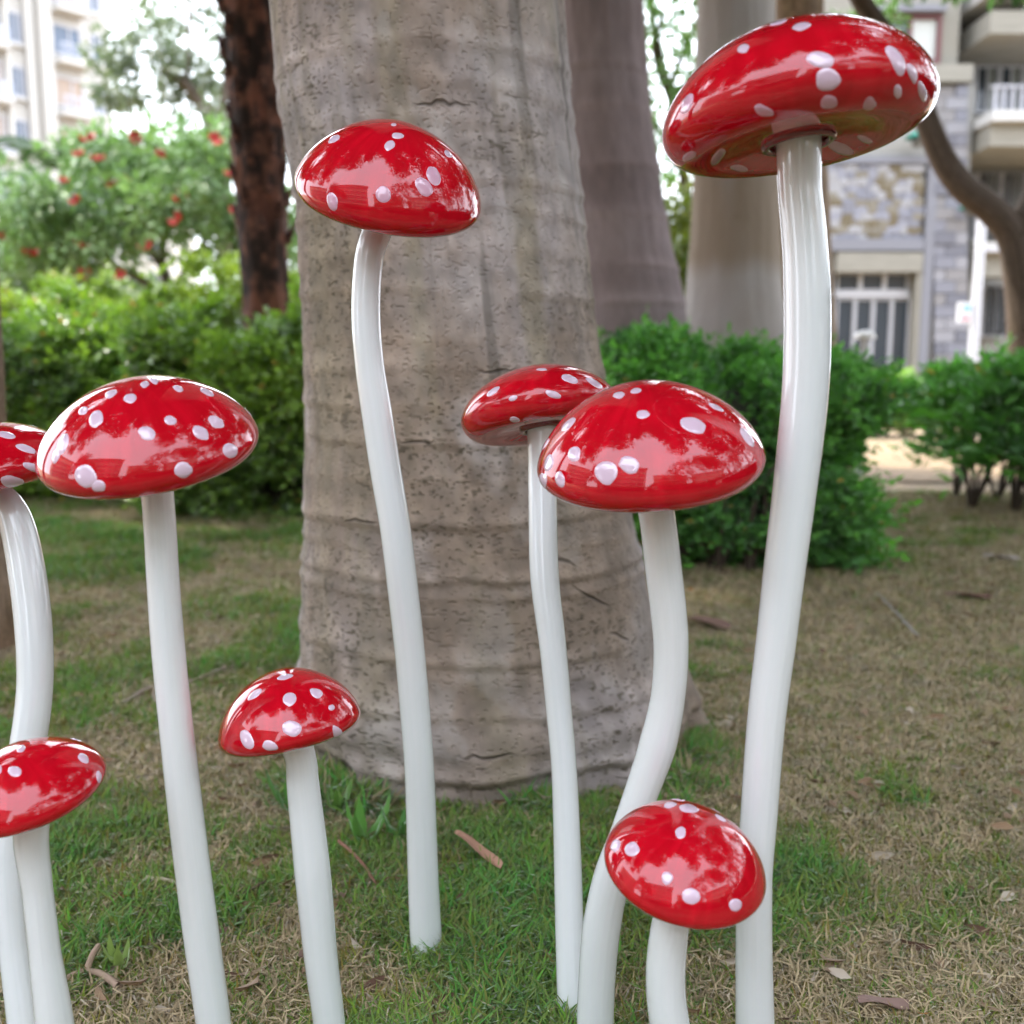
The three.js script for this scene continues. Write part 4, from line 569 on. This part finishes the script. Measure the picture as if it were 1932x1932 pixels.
mushroom('low glass mushroom at lower right seen from above, dots near its crown', { seed: 7, d: 1.02, cap: [1141, 1612, 1443, 1650], b: 0.68, pitch: 13, roll: -8, c: 0.2,
  stem: [[1745, 1230, 1300], [1785, 1223, 1296], [1830, 1219, 1293], [1880, 1220, 1294], [1932, 1226, 1301]], carry: 1.2,
  spots: [[1300, 1524, 21, 10, 8], [1264, 1518, 15, 6, -5], [1284, 1570, 12, 13, 0], [1191, 1601, 17, 16, -30], [1160, 1595, 10, 14, 25], [1259, 1657, 12, 14, -15], [1305, 1691, 21, 17, 20], [1388, 1708, 13, 14, 25], [1285, 1510, 9, 3, 0], [1360, 1543, 14, 5, 35]] });
mushroom('low glass mushroom at lower left, cut by the picture edge, few dots', { seed: 8, d: 1.05, cap: [-80, 1510, 191, 1466], b: 0.62, pitch: 9, roll: 9, c: 0.2,
  stem: [[1585, 28, 90], [1680, 44, 98], [1800, 57, 113], [1932, 69, 137]],
  spots: [[28, 1455, 16, 12, 0], [158, 1431, 14, 9, 40], [187, 1465, 6, 13, -10], [-10, 1450, 16, 12, 0], [40, 1412, 10, 7, -40]] });
mushroom('glass mushroom at the left edge on a strongly bent stem, cap partly cut off', { seed: 9, d: 1.22, cap: [-190, 925, 128, 858], b: 0.57, pitch: 3, roll: 12, dTop: 1.38, c: 0.2,
  stem: [[960, -8, 48], [1000, 4, 66], [1080, 18, 84], [1180, 30, 96], [1290, 34, 98], [1395, 22, 86], [1500, 0, 62], [1600, -14, 42], [1700, -9, 46], [1780, -1, 52], [1932, 16, 74]], carry: 0.6,
  spots: [[26, 912, 24, 12, 5], [62, 882, 22, 9, 15], [50, 846, 24, 8, 18], [95, 870, 18, 8, 25], [-60, 900, 24, 14, 0], [10, 820, 22, 7, 10]] });

// ------------------------------------------------------------------ grass and litter
{
  const r = rng(601);
  const tuft = (n, h, spread, flat) => { const P = [], I = [], q = rng(n * 7 + Math.round(h * 1000)); for (let i = 0; i < n; i++) { const a = q() * 6.283, l = h * (0.55 + 0.6 * q()), lean = flat + q() * 0.7, w = 0.0013 + q() * 0.0011, dx = Math.cos(a), dz = Math.sin(a), bx = (q() - 0.5) * spread, bz = (q() - 0.5) * spread, sx = -dz * w, sz = dx * w, o = P.length / 3; const at = (t) => [bx + dx * Math.sin(lean * t) * l * t, Math.cos(lean * t) * l * t, bz + dz * Math.sin(lean * t) * l * t]; for (const [t, k] of [[0, 1], [0.5, 0.85]]) { const p = at(t); P.push(p[0] - sx * k, p[1], p[2] - sz * k, p[0] + sx * k, p[1], p[2] + sz * k); } const p = at(1); P.push(...p); I.push(o, o + 1, o + 3, o, o + 3, o + 2, o + 2, o + 3, o + 4); } const g = new THREE.BufferGeometry(); g.setAttribute('position', new THREE.BufferAttribute(new Float32Array(P), 3)); g.setAttribute('uv', new THREE.BufferAttribute(new Float32Array(P.length / 3 * 2), 2)); g.setIndex(I); g.computeVertexNormals(); return g; };
  const green = tuft(9, 0.042, 0.03, 0.35), straw = tuft(8, 0.045, 0.04, 1.15), gItems = [], sItems = [];
  const inTrunk = (x, z) => Math.hypot(x + 0.05, z + 2.4) < 0.42;
  for (let i = 0; i < 270000; i++) {
    const t = r(), z = -0.75 - 6.4 * Math.pow(t, 1.45), half = 0.6 + -z * 0.62, x = (r() * 2 - 1) * half; if (inTrunk(x, z)) continue;
    const g = greenness(x, z), p = V(x, gh(x, z) - 0.002, z), far = 1 + 0.22 * Math.max(0, -z - 1.9);
    if (r() < 0.3 + 0.42 * g) gItems.push({ p, dir: V((r() - 0.5) * 0.6, 1, (r() - 0.5) * 0.6).normalize(), roll: r() * 6.28, s: (0.5 + 0.7 * r()) * (0.6 + 0.65 * g) * far, c: C(lerp(0.07, 0.20, r()) + 0.17 * (1 - g) * r(), lerp(0.17, 0.36, r()), lerp(0.018, 0.05, r())) });
    else if (r() < 0.8) { const k = r(); sItems.push({ p: V(x, p.y - 0.003, z), dir: V((r() - 0.5) * 1.0, 1, (r() - 0.5) * 1.0).normalize(), roll: r() * 6.28, s: (0.5 + 0.6 * r()) * far, c: C(lerp(0.25, 0.62, k), lerp(0.19, 0.48, k), lerp(0.10, 0.29, k)) }); }
  }
  // longer tufts round the palm foot
  for (let i = 0; i < 4200; i++) { const a0 = Math.PI * (0.02 + 0.96 * r()), q = 0.44 + 0.06 * r() + 0.14 * r() * r(), x = -0.05 + Math.cos(a0) * q * 1.02, z = -2.4 + Math.sin(a0) * q; if (fbm(x * 7 + 2, z * 7, 8, 2) < 0.47) continue; gItems.push({ p: V(x, gh(x, z) - 0.002, z), dir: V((r() - 0.5) * 0.7, 1, 0.2 + (r() - 0.5) * 0.5).normalize(), roll: r() * 6.28, s: 1.0 + 1.7 * r() * r() * noise(x * 9, z * 9, 3), c: r() < 0.2 ? C(0.36, 0.28, 0.15) : C(lerp(0.07, 0.19, r()), lerp(0.18, 0.36, r()), lerp(0.02, 0.045, r())) }); }
  const gm = leafMat({ roughness: 0.9, transmission: 0.35, clearcoat: 0.08, clearcoatRoughness: 0.4 });
  const a = scatter(null, 'grass', green, gm, gItems), b = scatter(null, 'dry_grass', straw, leafMat({ roughness: 0.95, transmission: 0.2, clearcoat: 0 }), sItems);
  tag(a, 'short green lawn grass, thickest around the foot of the palm trunk', 'grass'); tag(b, 'flat straw-coloured dead grass lying over the bare lawn', 'dry grass');
  // small fallen bits nobody could count
  const bit = leafGeo(0.045, 0.016, 0.3, 0.2), it = []; for (let i = 0; i < 1500; i++) { const z = -0.8 - 5.6 * Math.pow(r(), 1.2), x = (r() * 2 - 1) * (0.6 - z * 0.6); if (inTrunk(x, z)) continue; const k = r(), a2 = r() * 6.28; it.push({ p: V(x, gh(x, z) + 0.012 + r() * 0.012, z), dir: V(Math.cos(a2), 0.15 * (r() - 0.3), Math.sin(a2)).normalize(), roll: (r() - 0.5) * 1.2, s: 0.4 + r() * 0.9, c: k < 0.5 ? C(0.30, 0.19, 0.11) : k < 0.75 ? C(0.17, 0.09, 0.06) : k < 0.93 ? C(0.50, 0.42, 0.33) : C(0.5, 0.2, 0.03) }); }
  tag(scatter(null, 'leaf_litter', bit, leafMat({ clearcoat: 0, transmission: 0.1 }), it), 'small brown fallen leaf scraps strewn over the lawn', 'leaf litter');
  // leaves and twigs one can point to
  const leaf = (name, label, cat, u, v, len, wid, yaw, col, lift = 0.02) => { const p = ground(u, v); p.y = gh(p.x, p.z) + lift; const g = gridGeo(8, 18, (a2, t) => { const w = wid * Math.pow(Math.sin(Math.PI * clamp(0.04 + t * 0.93, 0, 1)), 0.7) * (a2 - 0.5) * 2; return V(w, 0.35 * Math.abs(w) + 0.006 * Math.sin(t * 5 + a2 * 2), (t - 0.5) * len); }, false); const m = new THREE.Mesh(g, phy({ color: C(...col), roughness: 0.75, side: THREE.DoubleSide })); m.name = numbered(name); m.position.copy(p); m.rotation.y = yaw; scene.add(m); return tag(m, label, cat); };
  leaf('fallen_leaf', 'long pinkish-brown dead leaf on the grass right of the tall slim stem', 'fallen leaf', 902, 1645, 0.15, 0.014, 0.62, [0.40, 0.21, 0.14], 0.046);
  leaf('fallen_leaf', 'dark brown curled leaf on the right lawn before the hedge', 'fallen leaf', 1826, 1138, 0.17, 0.032, 1.35, [0.2, 0.10, 0.075], 0.03);
  leaf('fallen_leaf', 'crumpled dark leaf right of the thick trunk beside the curved stem', 'fallen leaf', 1335, 1190, 0.17, 0.05, 0.9, [0.17, 0.095, 0.07], 0.03);
  leaf('fallen_leaf', 'pale whitish leaf scrap on the far right lawn', 'fallen leaf', 1888, 1064, 0.16, 0.034, 1.2, [0.55, 0.47, 0.44], 0.03);
  leaf('fallen_leaf', 'grey-brown dry leaf cut by the bottom edge between the right stems', 'fallen leaf', 1665, 1921, 0.07, 0.015, 1.5, [0.24, 0.15, 0.12], 0.02);
  leaf('fallen_leaf', 'dark brown leaf lying on bare ground far right behind the lawn', 'fallen leaf', 1870, 1005, 0.12, 0.03, 0.4, [0.13, 0.07, 0.05], 0.03);
  const twig = (label, pts2, r0, col) => { const m = new THREE.Mesh(mergeGeometries(pts2.map((a2) => sweep(a2.map(([u, v, h = 0.02]) => { const p = ground(u, v); p.y = gh(p.x, p.z) + h; return p; }), a2.map((_, i) => r0 * (1 - 0.5 * i / a2.length)), 8, 14))), std({ color: C(...col), roughness: 0.9 })); m.name = numbered('twig'); scene.add(m); tag(m, label, 'twig'); };
  twig('forked pale-brown twig on the grass at the lower left', [[[225, 1888], [185, 1862], [150, 1862], [118, 1878]], [[165, 1860], [178, 1845, 0.035], [192, 1836, 0.045]]], 0.0055, [0.36, 0.25, 0.18]);
  twig('long grey dry branch on the lawn between the left stems and trunk', [[[232, 1345], [290, 1310], [360, 1300], [420, 1275], [530, 1252]], [[300, 1312], [292, 1330], [300, 1342]], [[420, 1275], [435, 1262], [480, 1262]]], 0.008, [0.27, 0.21, 0.16]);
  twig('short pale straw-coloured stick left of the white stem on the grass', [[[277, 1680], [310, 1683], [345, 1690]]], 0.0045, [0.52, 0.43, 0.32]);
  twig('thin reddish stick on the grass right of the small mushroom stem', [[[640, 1618, 0.035], [680, 1652, 0.03], [712, 1690]]], 0.0035, [0.26, 0.12, 0.08]);
  twig('dark stick on the grass right of the large left stem', [[[418, 1728], [460, 1708], [505, 1690, 0.03]]], 0.0035, [0.12, 0.075, 0.05]);
  twig('long grey palm leaflet stick on the right lawn', [[[1655, 1130], [1690, 1165], [1735, 1212]]], 0.007, [0.34, 0.31, 0.28]);
  // broad-leaved weeds
  const weed = (label, u, v, n, len, col) => { const p = ground(u, v), t = thing('weed', label, 'weed', V(p.x, gh(p.x, p.z), p.z)), g = leafGeo(len, len * 0.3, 0.2, 0.35), m = leafMat({ color: C(...col), clearcoat: 0.3 }); part(t, 'stem', sweep([V(0, 0, 0), V(0.003, 0.02, 0), V(0, 0.035, 0.003)], [0.0022, 0.0018, 0.001], 6, 6), m); for (let i = 0; i < n; i++) { const l = part(t, 'leaf', g, m); l.position.set(0, 0.015 + 0.02 * i / n, 0); l.rotation.order = 'YXZ'; l.rotation.y = i * 2.4 + u; l.rotation.x = 0.7 + 0.3 * r(); l.scale.setScalar(0.7 + 0.5 * r()); } };
  weed('bright green weed with narrow leaves at the left of the trunk foot', 556, 1545, 7, 0.085, [0.09, 0.26, 0.035]);
  weed('bright green weed sprig in front of the trunk foot, left of the tall stem', 690, 1600, 6, 0.08, [0.12, 0.33, 0.04]);
  weed('small green weed touching the tall slim stem near the trunk foot', 752, 1590, 5, 0.06, [0.09, 0.28, 0.04]);
  weed('small leafy weed directly against the trunk foot', 640, 1545, 5, 0.06, [0.12, 0.27, 0.03]);
  weed('yellow-green weed beside the forked twig at the lower left', 228, 1852, 5, 0.05, [0.22, 0.33, 0.06]);
}

scene.traverse((o) => { if (o.isMesh) { o.castShadow = true; o.receiveShadow = true; } });
renderer.render(scene, camera);
